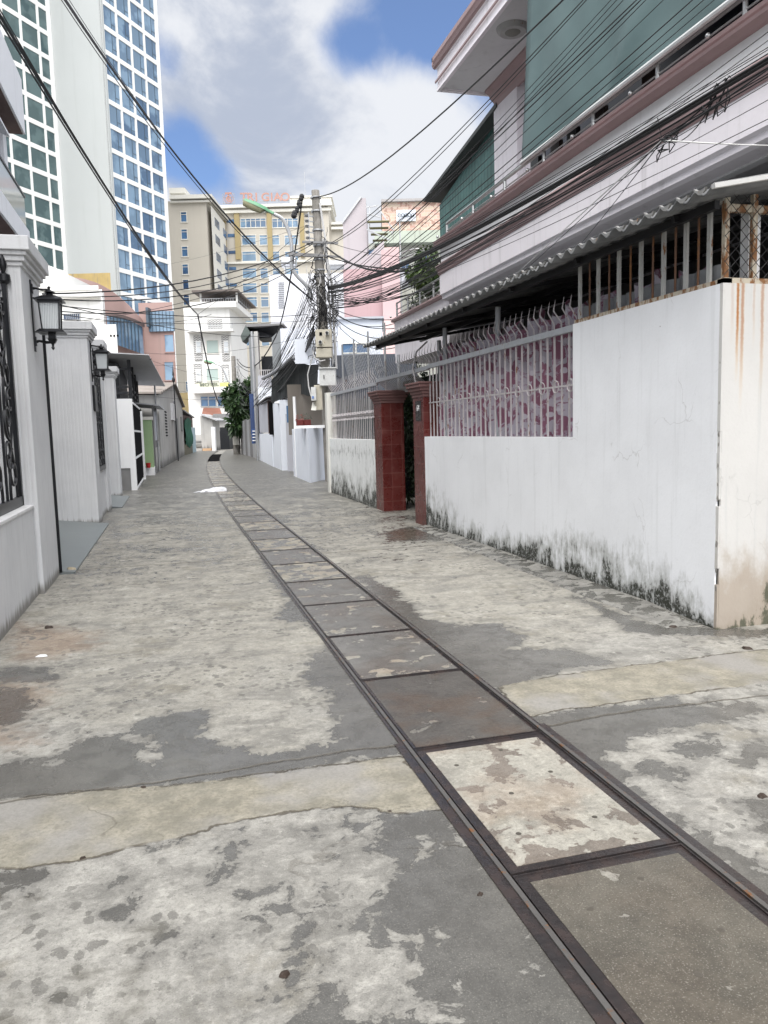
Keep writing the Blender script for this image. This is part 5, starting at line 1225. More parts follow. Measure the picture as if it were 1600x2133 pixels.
PB(688, 664, 799, 905, 38, 5, 'wall', M['bluewhite'], bw); PB(686, 660, 800, 664, 37.8, 5.3, 'coping', paint('grey_coping_b', (.40, .42, .46), .6), bw)
win(715, 716, 740, 735, 38, bw, M['pane_dark'], False, .05); win(743, 716, 766, 735, 38, bw, M['pane_dark'], False, .05)
ww = thing('white_block', 'plain white block with louvre slots left of the concrete pole', 'building', base_at(620, 60))
PB(567, 570, 722, 905, 60, 8, 'wall', stucco('cool_white_render', (.66, .68, .73), .04, .05, scale=.2), ww)
b = MB(cxf)
for i in range(14): pb(b, 580, 588+i*4, 592, 589.3+i*4, 59.95, .12)
b.build('louvre', paint('louvre_shadow', (.25, .26, .28), .8), ww)
tk = thing('water_tank', 'shiny horizontal steel water tank on the white block roof', 'water tank', CD(602, 572, 61))
s_, z_ = lz(602, 546, 61); s0, s1 = lz(585, 546, 61)[0], lz(618, 546, 61)[0]
b = MB(cxf); b.tube([(s0-.0, 61, z_), (s0+.08, 61, z_), (s1-.08, 61, z_), (s1, 61, z_)], [.25, .42, .42, .25], 18); b.build('drum', newmat('polished_steel', (.55, .56, .58), .25, .9), tk)
b = MB(cxf)
for q in (.25, .75):
    s = s0+(s1-s0)*q; b.box(s-.04, s+.04, 60.7, 61.3, z_-1.0, z_-.38)
b.build('stand', M['steel'], tk)
t2 = thing('water_tank', 'weathered water tank on a scissor stand right of the pole', 'water tank', CD(703, 570, 61))
s_, z_ = lz(703, 552, 61); b = MB(cxf); b.tube([(s_-.9, 61, z_), (s_+.5, 61, z_)], .36, 14); b.build('drum', M['steel'], t2)
b = MB(cxf)
for q in (-.5, -.1, .3): b.bar((s_+q-.2, 61, z_-1.2), (s_+q+.2, 61, z_-.3), .05); b.bar((s_+q+.2, 61, z_-1.2), (s_+q-.2, 61, z_-.3), .05)
b.build('stand', M['steel'], t2)

# ================================================================== FAR LANE, LEFT
M['rough_grey'] = stucco('patched_grey_render', (.44, .435, .42), .22, .22, (.12, .12, .115), base_dirt=1.0, scale=.5)
M['tin'] = stucco('grey_tin_sheet', (.22, .22, .225), .15, .2, rough=.6); M['tin_light'] = stucco('pale_tin_sheet', (.42, .43, .45), .12, .15, rough=.5)
M['charcoal'] = paint('charcoal_steel', (.018, .020, .024), .5, .2); M['stone'] = stucco('grey_stone_base', (.25, .25, .25), .3, .4)
def lane_wall(b, pts, zt, th=.25, side=-1, z0=-.02):       # wall running along ground points [(x,y)], tops zt per point
    for i in range(len(pts)-1):
        (x0, y0), (x1, y1) = pts[i], pts[i+1]; t0, t1 = (zt[i], zt[i+1]) if isinstance(zt, (list, tuple)) else (zt, zt); o = side*th
        b.add([(x0, y0, z0), (x1, y1, z0), (x1, y1, t1), (x0, y0, t0), (x0+o, y0, z0), (x1+o, y1, z0), (x1+o, y1, t1), (x0+o, y0, t0)], [(0, 1, 2, 3), (7, 6, 5, 4), (3, 2, 6, 7), (0, 3, 7, 4), (1, 5, 6, 2)])
    return b
r_ = thing('white_gateway', 'bright white wall with black barred doors just beyond the grey fence', 'gateway', (-1.2, 22.5, 0))
MB().box(-1.75, -.97, 22.5, 22.8, .62, 2.53).build('wall_panel', M['white'], r_); MB().box(-1.75, -1.12, 22.53, 22.8, -.02, .62).build('stone_base', M['stone'], r_); MB().box(-1.12, -.97, 22.5, 22.8, -.02, .62).build('wall_foot', M['white'], r_)
b = MB(); b.box(-.96, -.90, 27.9, 28.25, -.02, 2.35); b.build('far_post', M['white'], r_)
d_ = MB().box(-1.02, -.98, 22.8, 27.9, .0, 2.42).build('door', M['dark'], r_)
b = MB(); 
for z in (.02, .86, 1.62, 2.40): b.box(-.98, -.955, 22.82, 27.9, z, z+.055)
b.build('door_rail', M['white'], d_)
hb_ = thing('dark_balcony_house', 'dark steel slatted balcony house under a pale tin awning, beyond the white gateway', 'house', (-2.5, 29, 0))
MB().box(-6, -1.15, 28.3, 33, 0, 2.35).build('ground_floor', M['charcoal'], hb_); MB().box(-6, -1.25, 28.0, 34, 2.3, 2.62).build('deck', M['charcoal'], hb_)
MB().box(-6, -1.6, 28.3, 33.8, 2.62, 4.0).build('wall', M['charcoal'], hb_)
b = MB()
for z in (2.75, 2.95, 3.15, 3.75): b.box(-1.27, -1.22, 28, 34, z, z+.07); b.box(-4, -1.3, 27.95, 28.0, z, z+.07)
b.build('balcony_rail', M['charcoal'], hb_)
for y in (28.05, 30, 32, 33.9): MB().box(-1.3, -1.18, y, y+.1, 2.6, 4.1).build('balcony_post', M['charcoal'], hb_)
b = MB(); b.prism([(-4.5, 27.2, 4.42), (-.55, 27.2, 4.20), (-.55, 27.2, 4.17), (-4.5, 27.2, 4.38)], (.45, 8, -.55)); b.build('awning', M['tin_light'], hb_)
MB().box(-.55, -.48, 28, 28.06, 4.10, 4.14).build('awning_bar', M['black'], hb_)
MB().tube([(-.52, 34, 0), (-.52, 34, 3.6)], .035, 8).build('awning_pole', M['steel'], None, 'thin grey pole between the tin awning and the grey gabled house', 'pole')
gc = thing('green_gate_column', 'pale green gate column with a beige cap and a white foot', 'gate column', (-.8, 31, 0))
MB().box(-1.0, -.66, 30.6, 31.6, .3, 2.1).build('shaft', stucco('pale_green_paint', (.28, .40, .22), .08, .1), gc); MB().box(-1.03, -.62, 30.57, 31.63, 2.1, 2.22).build('cap', M['cream_lt'], gc); MB().box(-1.02, -.64, 30.55, 31.62, -.02, .3).build('foot', M['white'], gc)
b = MB(); b.lathe((-.86, 30.4, 0), [(.07, .30), (.09, .48), (.08, .48)], 10); b.build('red_pot', paint('red_plastic', (.45, .02, .02), .5), None, 'small red pot at the foot of the green gate column', 'pot')
lt_ = thing('lean_to', 'low dark lean-to with hanging sheets between the green column and the gabled house', 'shed', (-.9, 33, 0))
b = MB(); b.prism([(-2.6, 31.8, 2.95), (-.35, 31.8, 2.72), (-.35, 31.8, 2.66), (-2.6, 31.8, 2.89)], (.15, 5, 0)); b.build('roof', M['tin_light'], lt_)
MB().box(-2.4, -1.2, 32, 36.8, 0, 2.7).build('back_wall', M['dark'], lt_)
for y in (32, 33.4, 34.6, 36): MB().tube([(-.62, y, 0), (-.62, y, 2.7)], .035, 6).build('post', M['tin'], lt_)
b = MB(); lane_wall(b, [(-.60, 32.0), (-.5, 36.9)], 1.0, .15); b.build('low_wall', M['rough_grey'], lt_)
b = MB(); lane_wall(b, [(-.62, 33.0), (-.52, 35.5)], [2.5, 2.5], .03, z0=1.3); b.build('hanging_sheet', stucco('hung_sheet', (.55, .57, .62), .1, .1), lt_)
gh = thing('gabled_house', 'old grey rendered house with a low gable, metal door and row of vent slots', 'house', (0, 46, 0))
p0, p1 = (-.44, 37.0), (.96, 59.0)
def gp(f): return (p0[0]+(p1[0]-p0[0])*f, p0[1]+(p1[1]-p0[1])*f)
b = MB(); fs_ = [0, .55, 1.0]; zz_ = [3.35, 4.55, 3.5]
lane_wall(b, [gp(f) for f in fs_], zz_, 5); b.build('wall', M['rough_grey'], gh)
b = MB()
for i in range(2):
    a_, c_ = gp(fs_[i]-(.02 if i == 0 else 0)), gp(fs_[i+1]+(.02 if i == 1 else 0)); z0, z1 = zz_[i]+.03, zz_[i+1]+.03
    N_ = 26
    for j in range(N_):
        f0, f1 = j/N_, (j+1)/N_; 
        w0, w1 = .05*math.sin(f0*60), .05*math.sin(f1*60)
        q0 = (a_[0]+(c_[0]-a_[0])*f0+.18, a_[1]+(c_[1]-a_[1])*f0); q1 = (a_[0]+(c_[0]-a_[0])*f1+.18, a_[1]+(c_[1]-a_[1])*f1)
        h0, h1 = z0+(z1-z0)*f0+w0, z0+(z1-z0)*f1+w1
        b.add([(q0[0], q0[1], h0), (q1[0], q1[1], h1), (q1[0], q1[1], h1+.08), (q0[0], q0[1], h0+.08), (q0[0]-5.4, q0[1], h0), (q1[0]-5.4, q1[1], h1), (q1[0]-5.4, q1[1], h1+.08), (q0[0]-5.4, q0[1], h0+.08)], [(0, 1, 2, 3), (7, 6, 5, 4), (3, 2, 6, 7), (0, 4, 5, 1), (0, 3, 7, 4), (1, 5, 6, 2)])
b.build('roof', stucco('old_fibre_sheet', (.24, .21, .19), .25, .4), gh)
def on_wall(b, f0, f1, z0, z1, pr=.03):
    a_, c_ = gp(f0), gp(f1); b.add([(a_[0], a_[1], z0), (c_[0], c_[1], z0), (c_[0], c_[1], z1), (a_[0], a_[1], z1), (a_[0]+pr, a_[1], z0), (c_[0]+pr, c_[1], z0), (c_[0]+pr, c_[1], z1), (a_[0]+pr, a_[1], z1)], [(3, 2, 1, 0), (4, 5, 6, 7), (0, 1, 5, 4), (1, 2, 6, 5), (2, 3, 7, 6), (3, 0, 4, 7)]); return b
for i in range(9): on_wall(MB(), .16, .22, 1.45+i*.15, 1.52+i*.15, .015).build('vent_slot', M['dark'], gh)
on_wall(MB(), .52, .66, 0, 2.55, .04).build('door', paint('grey_metal_door', (.14, .145, .15), .6), gh)
on_wall(MB(), .84, .93, 1.75, 2.75, .04).build('window', paint('dull_shutter', (.13, .13, .13), .6), gh)
on_wall(MB(), .38, .47, 2.35, 3.3, .12).build('meter_cabinet', paint('white_cabinet', (.62, .62, .64), .5), gh)
on_wall(MB(), .49, .54, 2.45, 3.5, .10).build('cabinet', paint('grey_cabinet', (.34, .34, .37), .5), gh)
q = gp(.42); b = MB(); b.tube([(q[0]+.22, q[1], 0), (q[0]+.20, q[1], 4.9)], .035, 6); b.lathe((q[0]+.2, q[1], 4.5), [(.04, 0), (.09, .1), (.09, .2), (.04, .3)], 8); b.lathe((q[0]+.2, q[1], 4.9), [(.06, 0), (.03, .3), (.003, .6)], 6); b.build('spiked_pole', M['black'], None, 'thin black pole with a spiked top in front of the grey gabled house', 'pole')
rs_ = thing('rusty_shed', 'shack with rusty brown sheets and a dark roof beyond the gabled house', 'shed', (1.2, 63, 0))
b = MB(); lane_wall(b, [(.9, 59.6), (1.9, 68.0)], 3.0, 3); b.build('wall', stucco('rust_brown_sheet', (.10, .06, .05), .3, .5), rs_)
b = MB(); b.prism([(-2, 59.4, 3.75), (1.1, 59.4, 3.35), (1.1, 59.4, 3.25), (-2, 59.4, 3.65)], (1.0, 9.5, -.35)); b.build('roof', M['tin'], rs_)
b = MB(); lane_wall(b, [(1.0, 59.6), (1.85, 67.0)], .75, .2); b.build('mossy_base', stucco('mossy_base', (.16, .15, .10), .3, .5), rs_)
b = MB(); N_ = 24
for i in range(N_+1):
    f = i/N_; x, y = 1.0+.62*f, 60.0+5.2*f
    for j in range(9):
        g = j/8; zb_ = .45+.5*abs(f-.55)*1.3+(.25 if f < .15 else 0); b.v.append((x+.06+.09*math.sin(f*26+g*2)*(1-g*.5)+.05*math.sin(g*7), y, zb_+g*(2.75-.1*math.sin(f*9)-zb_)))
b.f = [(i*9+j, (i+1)*9+j, (i+1)*9+j+1, i*9+j+1) for i in range(N_) for j in range(8)]; b.sm = True
b.build('green_cloth', stucco('deep_green_cloth', (.012, .10, .06), .2, 0), None, 'deep green cloth hanging on the rusty shed wall', 'cloth')
b = MB(); lane_wall(b, [(1.75, 66.0), (2.1, 68.6)], 2.1, .1); b.build('light_blue_door', stucco('light_blue_paint', (.38, .50, .55), .1, .2), None, 'narrow light blue door beside the green cloth', 'door')
far = thing('far_grey_house', 'grey house with a pale sheet roof where the lane bends', 'house', (3, 74, 0))
PB(419, 866, 444, 945, 72, 3, 'wall', M['rough_grey'], far); b = MB(cxf); a_ = lz(419, 862, 71.8); c_ = lz(452, 874, 71.8); b.prism([(a_[0], 71.6, a_[1]), (c_[0], 71.6, c_[1]), (c_[0], 71.6, c_[1]-.12), (a_[0], 71.6, a_[1]-.12)], (0, 4, 0)); b.build('roof', M['tin_light'], far)
fh2 = thing('far_low_house', 'low dark-doored grey house at the end of the lane', 'house', (4, 80, 0))
PB(444, 872, 500, 945, 80, 4, 'wall', M['rough_grey'], fh2); PB(444, 862, 470, 873, 79.5, 4, 'roof', M['tin'], fh2); PB(458, 898, 468, 940, 79.9, .2, 'door', M['charcoal'], fh2)
fh3 = thing('far_dark_shed', 'dark open shed at the end of the lane beside the palm-like tree', 'shed', (5, 78, 0)); PB(459, 890, 478, 942, 77, 2, 'wall', M['charcoal'], fh3); PB(470, 868, 500, 900, 78.5, 1, 'panel', M['tin_light'], fh3)
PB(441, 889, 448, 945, 70, .5, 'white_gate_pillar', M['white'], label='slim white gate pillar at the far end of the lane', cat='pillar')
rf = thing('red_tiled_roof', 'faded red tiled roof above the far grey house', 'roof', CD(440, 862, 84)); b = MB(cxf); a_, c_, e_, g_ = lz(420, 864, 84), lz(463, 866, 84), lz(458, 850, 87), lz(424, 849, 87)
b.add([(a_[0], 84, a_[1]), (c_[0], 84, c_[1]), (e_[0], 87, e_[1]), (g_[0], 87, g_[1]), (a_[0], 84, a_[1]-.3), (c_[0], 84, c_[1]-.3)], [(0, 1, 2, 3), (4, 5, 1, 0)]); b.build('tile_slope', stucco('red_tiles', (.22, .09, .06), .25, .3), rf)
PB(420, 866, 463, 946, 88, 5, 'back_wall', M['rough_grey'], rf); b = MB(cxf); pb(b, 422, 934, 440, 942, 71, .8); b.build('sand_heap', stucco('orange_sand', (.50, .33, .20), .2, 0), None, 'small heap of orange sand at the lane bend', 'sand heap')
PB(500, 856, 560, 946, 76, 3, 'closing_wall', M['rough_grey'], label='grey wall closing the view behind the tree', cat='wall')

# ================================================================== FAR LANE, RIGHT
def fol(c, rad, n, size, seed, squash=1.0, mb=None, lobes=0):
    rr_ = random.Random(seed); b = mb or MB()
    cs = [(0, 0, 0, 1)]
    if lobes: cs = [(rr_.uniform(-.65, .65), rr_.uniform(-.65, .65), rr_.uniform(-.7, .75), rr_.uniform(.28, .5)) for _ in range(lobes)]
    for i in range(n):
        q = cs[i % len(cs)]
        while True:
            v = Vector((rr_.uniform(-1, 1), rr_.uniform(-1, 1), rr_.uniform(-1, 1)))
            if .25 < v.length < 1: break
        p = Vector((c[0]+(q[0]+v.x*q[3])*rad[0], c[1]+(q[1]+v.y*q[3])*rad[1], c[2]+(q[2]+v.z*q[3])*rad[2]))
        d = (v+Vector((0, 0, rr_.uniform(-.9, .5)))).normalized(); s = d.cross(Vector((rr_.uniform(-1, 1), rr_.uniform(-1, 1), rr_.uniform(-1, 1)))).normalized()
        L = size*rr_.uniform(.6, 1.3); w = L*.20*squash; m = p+d*L*.5
        b.add([tuple(p), tuple(m+s*w), tuple(p+d*L+Vector((0, 0, -L*.2))), tuple(m-s*w)], [(0, 1, 2, 3)])
    return b
def m_leaf(c1, c2):
    def f(t):
        p = t.pos(); n = t.noise(p, 2.5, 3); n2 = t.noise(p, 19, 2)
        return t.mix(t.ss(t.m('ADD', t.m('MULTIPLY', n, .6), t.m('MULTIPLY', n2, .4)), .38, .62), c1, c2), .45, None
    return f
M['leaf'] = newmat('green_leaves', build=m_leaf((.012, .036, .012), (.040, .075, .024))); M['leaf2'] = newmat('yellow_green_leaves', build=m_leaf((.022, .055, .010), (.07, .11, .02))); M['leafd'] = newmat('dark_leaves', build=m_leaf((.008, .022, .008), (.03, .055, .018)))
M['bark'] = stucco('bark', (.12, .10, .08), .3, .4)
def tree(name, lab, cat, base, cz, rad, n, size, seed, mat, trunk=.09, lobes=9, limbs=6, squash=1.0):
    root = thing(name, lab, cat, base); c = (base[0], base[1], cz); b = MB(); rr_ = random.Random(seed+1)
    b.tube([base, (base[0]+.05, base[1], base[2]+(cz-base[2])*.5), (c[0], c[1], cz)], [trunk, trunk*.8, trunk*.5], 7)
    for i in range(limbs):
        a = i*2*math.pi/limbs+rr_.uniform(-.3, .3); z0 = base[2]+(cz-base[2])*rr_.uniform(.45, .8)
        b.tube([(base[0], base[1], z0), (c[0]+math.cos(a)*rad[0]*.35, c[1]+math.sin(a)*rad[1]*.35, z0+rad[2]*.35), (c[0]+math.cos(a)*rad[0]*.75, c[1]+math.sin(a)*rad[1]*.75, cz+rad[2]*rr_.uniform(-.3, .5))], [trunk*.5, trunk*.35, trunk*.12], 5)
    b.build('trunk', M['bark'], root)
    fol(c, rad, n, size, seed, squash, lobes=lobes).build('crown', mat, root); return root
p_ = CD(492, 905, 55); tree('tree', 'bushy palmate-leaved tree leaning over the far pole on the right of the lane', 'tree', (p_[0]+.55, p_[1], 0), 3.35, (1.35, 1.3, 1.75), 3600, .46, 11, M['leaf'], lobes=15)
q = PX(852, 900, 4.65); tree('shrub', 'dark leafy shrub filling the gap between the two red gate pillars', 'shrub', (4.62, 14.2, 0), 1.25, (.50, .9, 1.2), 3000, .11, 21, M['leafd'], trunk=.04, lobes=10)
# potted shrub on the balcony
ps = tree('potted_shrub', 'yellow green shrub spilling over the lower balcony railing', 'shrub', (5.45, 15.9, 3.95), 4.72, (.45, 1.0, .42), 4200, .085, 31, M['leaf2'], trunk=.03, lobes=12)
MB().lathe((5.45, 15.9, 3.95), [(.13, 0), (.17, .25), (.19, .27), (.16, .27)], 12).build('pot', paint('pale_pot', (.62, .60, .55), .6), ps)
for i, (y, l) in enumerate(((14.9, 'white pot with small blooms on the lower balcony, nearer the shrub'), (15.25, 'white flower pot between the shrub and the nearer pot on the lower balcony'), (16.5, 'white flower pot at the far end of the lower balcony'))):
    r_ = thing('flower_pot', l, 'flower pot', (5.35, y, 3.95), 'flower pots on the lower balcony'); MB().lathe((5.35, y, 3.95), [(.06, 0), (.09, .2), (.1, .21), (.08, .21)], 10).build('pot', M['white'], r_); fol((5.35, y, 4.3), (.16, .18, .16), 160, .09, 40+i).build('plant', M['leafd'], r_)

M['coolwhite'] = stucco('cool_white_low_wall', (.72, .76, .83), .04, .08, scale=.6); M['panelgrey'] = stucco('grey_cement_board', (.44, .45, .50), .06, .08)
lw = thing('white_front_wall', 'low bluish white front wall and square pillars of the netted house', 'wall', (4.2, 24, 0))
b = MB(); b.prism([(3.87, 22.25, -.02), (4.9, 24.03, -.02), (4.78, 24.10, -.02), (3.99, 22.73, -.02), (4.13, 26.2, -.02), (4.0, 26.2, -.02)], (0, 0, 1.62)); b.build('near_panel', M['coolwhite'], lw)
PB(613, 826, 618, 995, 25.6, .2, 'slim_post', M['white'], lw)
PB(614, 886, 676, 892, 22.9, .4, 'coping', M['white'], lw)
b = MB(); lane_wall(b, [(4.16, 30.2), (4.30, 33.9)], 2.75, .45, side=1); b.build('square_pillar', M['coolwhite'], lw); PB(573, 836, 597, 840, 30.3, .5, 'pillar_cap', M['white'], lw)
b = MB(); lane_wall(b, [(4.28, 33.9), (4.70, 43.0)], [1.45, 1.45], .2, side=1); b.build('far_panel', M['coolwhite'], lw)
d_ = PB(597, 862, 613, 985, 29.5, .1, 'door', M['panelgrey'], lw); PB(597, 845, 613, 880, 29.48, .1, 'door_glass', M['pane_dark'], d_)
pn = thing('cement_board_booth', 'grey cement board booth with a thin slanted roof on the white front wall', 'booth', (4.6, 38, 1.4))
b = MB(); lane_wall(b, [(4.38, 35.6), (4.64, 41.8)], [3.0, 3.0], 1.5, side=1, z0=1.5); b.build('board', M['panelgrey'], pn)
b = MB(); b.prism([(4.25, 35.0, 3.10), (4.58, 42.6, 3.05), (4.58, 42.6, 3.0), (4.25, 35.0, 3.05)], (2.0, 0, .35)); b.build('roof', M['tin'], pn)
MB().box(4.34, 4.9, 34.0, 35.5, 1.46, 2.9).build('gap_shadow_wall', stucco('gap_shadow_red', (.05, .012, .01), .3, 0), pn)  # dark red block standing in for the shadow in the gap
# dark netted porch
nb = thing('netted_house', 'dark porch behind black shade netting above the white front wall', 'house', (6, 26, 0))
PB(600, 800, 690, 905, 27, 4, 'porch_wall', stucco('brownish_porch_wall', (.13, .115, .10), .2, .3), nb)
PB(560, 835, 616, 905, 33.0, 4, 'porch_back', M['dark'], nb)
PB(614, 706, 655, 757, 24.6, .12, 'white_tin_panel', M['coolwhite'], nb)
PB(586, 683, 690, 800, 34, 5, 'white_tin_wall', stucco('pale_ribbed_tin', (.62, .65, .72), .06, .25, rough=.4), nb)
PB(690, 738, 870, 840, 27, 6, 'dark_blue_wall', stucco('dark_blue_grey_wall', (.055, .065, .085), .2, .2), nb)
PB(686, 830, 800, 940, 19.8, .3, 'pale_wall', stucco('darkened_yard_wall', (.07, .08, .085), .08, .1), nb)  # pale wall coloured dark so the railing bars stand out
def m_net(t):
    p = t.pos(); n = t.noise(p, 3, 5); v = t.noise(p, 18, 4)
    c = t.mix(t.ss(n, .45, .7), (.004, .006, .007), (.008, .015, .015)); c = t.mix(t.ss(v, .68, .72), c, (.03, .05, .05)); return c, .9, None
b = MB(cxf); N_ = 20
for i in range(N_+1):
    f = i/N_; u = 565+97*f; d = 33.0-9.5*f; vt = (792-27*min(1, f*2.0)-24*max(0, f-.5)*2 if f < .5 else 765-(23 if f < .53 else 5)); vt = 792-50*f/.48 if f < .48 else 757+3*math.sin(f*9)
    vb = 838-20*f+4*math.sin(f*17)
    for j in range(7):
        s, z = lz(u, vt+(vb-vt)*j/6, d); b.v.append(cxf((s, d+.10*math.sin(i*1.3+j*.7), z)))
b.f = [(i*7+j, (i+1)*7+j, (i+1)*7+j+1, i*7+j+1) for i in range(N_) for j in range(6)]
b.build('shade_net', newmat('black_shade_netting', build=m_net), None, 'black shade netting slung below a slanting pipe left of the pole', 'netting')
b = MB(cxf); pts = [(548, 788, 34.5), (566, 779, 33), (590, 762, 30), (612, 743, 28)]; b.tube([(lz(u, v, d)[0], d, lz(u, v, d)[1]) for u, v, d in pts], .085, 8); b.build('net_pipe', paint('grey_pvc_pipe', (.30, .31, .33), .5), None, 'grey slanting pipe carrying the black netting', 'pipe')
# portal-like canopy house
po = thing('grey_canopy_house', 'tall grey house frame with a flat dark canopy, seen against the motel', 'house', (5.5, 40, 0))
M['portal'] = stucco('grey_portal', (.22, .235, .245), .1, .15)
b = MB(cxf)
def quad_block(b, P, th):       # P: four (u,v,d) corners
    v = [(lz(u, vv, d)[0], d, lz(u, vv, d)[1]) for u, vv, d in P]; b.add(v+[(x, y+th, z) for x, y, z in v], [(0, 1, 2, 3), (7, 6, 5, 4), (0, 4, 5, 1), (1, 5, 6, 2), (2, 6, 7, 3), (3, 7, 4, 0)]); return b
quad_block(MB(cxf), [(518, 704, 43), (534, 690, 42), (538, 905, 42), (527, 905, 43)], .6).build('left_column', M['portal'], po)
PB(532, 690, 540, 850, 41.8, .5, 'inner_column', M['rough_grey'], po)
quad_block(MB(cxf), [(511, 678, 44), (588, 676, 40), (575, 702, 42), (536, 705, 43)], 2.0).build('canopy', M['charcoal'], po)
quad_block(MB(cxf), [(512, 675, 43), (590, 673, 40), (590, 677, 40), (512, 681, 43)], 3).build('canopy_edge', M['tin'], po)
quad_block(MB(cxf), [(501, 700, 44), (512, 677, 43), (522, 695, 42.5), (505, 712, 44)], 1.2).build('canopy_end', stucco('greenish_end_board', (.13, .16, .15), .1, .1), po)
quad_block(MB(cxf), [(566, 703, 41), (588, 682, 40), (592, 800, 40), (570, 800, 41)], .5).build('right_column', M['portal'], po)
PB(538, 782, 566, 810, 41.5, .1, 'balcony_front', M['panelgrey'], po); PB(538, 805, 569, 842, 41, .4, 'white_panel', stucco('white_board', (.62, .65, .70), .05, .2), po)
b = MB(cxf)
for i in range(7): pb(b, 541+i*4, 770, 542+i*4, 806, 41, .06)
pb(b, 540, 770, 568, 771.5, 41, .06); pb(b, 540, 804, 568, 806, 41, .06); b.build('balcony_railing', M['rail'], po)
PB(545, 742, 572, 782, 43, .5, 'dim_room', M['charcoal'], po)
PB(521, 820, 540, 905, 42.4, .8, 'blue_column', stucco('deep_blue_paint', (.028, .055, .15), .15, .15), po)
b = MB(cxf); s_, z_ = lz(532, 850, 41.6); b.tube([(s_, 41.6, 0), (s_-.02, 41.6, lz(534, 690, 41.6)[1])], .06, 8); b.build('downpipe', M['steel'], po)
sb = PB(524, 893, 536, 924, 42.2, .1, 'blue_sign', stucco('blue_sign_paint', (.035, .075, .2), .1, .1), po); b = MB(cxf)
for i in range(4): pb(b, 526, 897+i*6.5, 535, 899+i*6.5, 42.1, .05)
b.build('sign_stripe', M['white'], sb)
b = MB(); lane_wall(b, [(4.75, 43.2), (4.86, 46.5)], 1.9, .2, side=1); b.build('pale_wall', stucco('pale_dirty_wall', (.50, .51, .50), .15, .3, base_dirt=.4), None, 'short pale dirty wall below the blue column', 'wall')
tf = thing('tin_fence', 'tall grey corrugated tin fence past the blue column', 'fence', (4.9, 50, 0)); 
for i in range(6):
    y0 = 46.6+i*1.7; b = MB(); lane_wall(b, [(4.86+.006*i, y0), (4.88+.006*i, y0+1.66)], 2.35+.06*(i % 2), .05, side=1); b.build('tin_panel', [M['tin_light'], M['tin']][i % 2], tf)
# pots on the white wall, chain-link above the railing
for i, (u, l) in enumerate(((625, 'red plastic planter on the white front wall, left one'), (640, 'red plastic planter on the white front wall, right one'))):
    p_ = CD(u, 886, 23.6); rp = thing('planter', l, 'planter', (p_[0], p_[1], 1.62), 'red planters on the white front wall'); b = MB(); b.box(p_[0]-.1, p_[0]+.1, p_[1]-.1, p_[1]+.1, 1.62, 1.86); b.build('box', paint('red_planter', (.13, .015, .012), .5), rp, bevel=.01)
    fol((p_[0], p_[1], 1.93), (.12, .12, .09), 60, .08, 60+i, .5).build('plant', M['leafd'] if i else paint('red_leaf', (.25, .05, .04), .6), rp)
cl = thing('chain_link_fence', 'tall chain link fence on steel posts behind the spiked railing', 'fence', (4.1, 16, 1.4), None)
for y in (14.6, 15.9, 17.2, 18.4): MB().tube([(4.1, y, 1.3), (4.1, y, 3.55)], .022, 6).build('post', M['steel'], cl)
b = MB()
for i in range(46):
    y0 = 13.6+i*.13
    for sg_ in (1, -1):
        ya_, yb_ = (y0, y0+.95) if sg_ > 0 else (y0+.95, y0)
        lo, hi = 14.5, 18.45
        def cl_(y, z, y2, z2):
            if y < lo: z += (lo-y)/(y2-y)*(z2-z); y = lo
            return y, z
        P0, P1 = (ya_, 2.45), (yb_, 3.4)
        if min(ya_, yb_) < lo or max(ya_, yb_) > hi: continue
        b.tube([(4.1, P0[0], P0[1]), (4.1, P1[0], P1[1])], .0032, 4, False)
b.build('mesh', M['steel'], cl)

# ================================================================== POLES
def m_pole(t):
    p = t.pos(); n = t.noise(p, 3, 6, .65); n2 = t.noise(t.map(p, (9, 9, 1)), 3, 4); n3 = t.noise(p, 50, 3)
    c = t.mix(t.ss(n, .35, .65), (.30, .285, .26), (.20, .19, .17)); c = t.mix(t.m('MULTIPLY', t.ss(n2, .5, .7), .5), c, (.11, .10, .09)); c = t.mix(t.m('MULTIPLY', n3, .2), c, (.1, .1, .1)); return c, .85, t.bump(t.m('ADD', n3, n), .3, .01)
M['polec'] = newmat('pole_concrete', build=m_pole)
PD = 23.2     # distance of the big pole along the view axis
pt = CD(657, 397, PD); pbm = CD(676, 740, PD); pf = (pbm-pt)/(pbm[2]-pt[2])
pbase = pt+pf*(0-pt[2])
pole = thing('concrete_pole', 'tall leaning concrete utility pole wrapped in cables beside the white front wall', 'utility pole', (pbase[0], pbase[1], 0))
def pz(z, off=(0, 0)): q = pt+pf*(z-pt[2]); return (q[0]+off[0], q[1]+off[1], z)
b = MB(); b.tube([pz(z) for z in np.linspace(0, pt[2], 9)], [.19-.009*z for z in np.linspace(0, pt[2], 9)], 18); b.build('shaft', M['polec'], pole)
def pzv(v): return CD(665, v, PD)[2]
for v in (412, 440, 480, 512, 541, 563, 575):
    z = pzv(v); MB().tube([pz(z-.02), pz(z+.02)], .159, 16).build('steel_band', M['steel'], pole)
b = MB(); z = pzv(508); a_ = pz(z); b.bar((a_[0]-.5, a_[1]-.18, z), (a_[0]+.55, a_[1]-.18, z), .06); z2 = pzv(534); b.bar((a_[0]-.9, a_[1]-.16, z2), (a_[0]+.1, a_[1]-.16, z2-.02), .09); z3 = pzv(536); b.bar((a_[0], a_[1]-.2, z3), (a_[0]+.6, a_[1]-.25, z3-.02), .05); b.build('cross_arm', M['tin'], pole)
b = MB(); z = pzv(430)
for i, v in enumerate((452, 463, 474, 486, 498, 510)): q = pz(pzv(v)); b.lathe((q[0]-.32, q[1]-.1, pzv(v)-.04), [(.03, 0), (.07, .02), (.03, .04), (.07, .06), (.03, .08)], 8); b.bar((q[0]-.32, q[1]-.1, pzv(v)), (q[0], q[1], pzv(v)), .03)
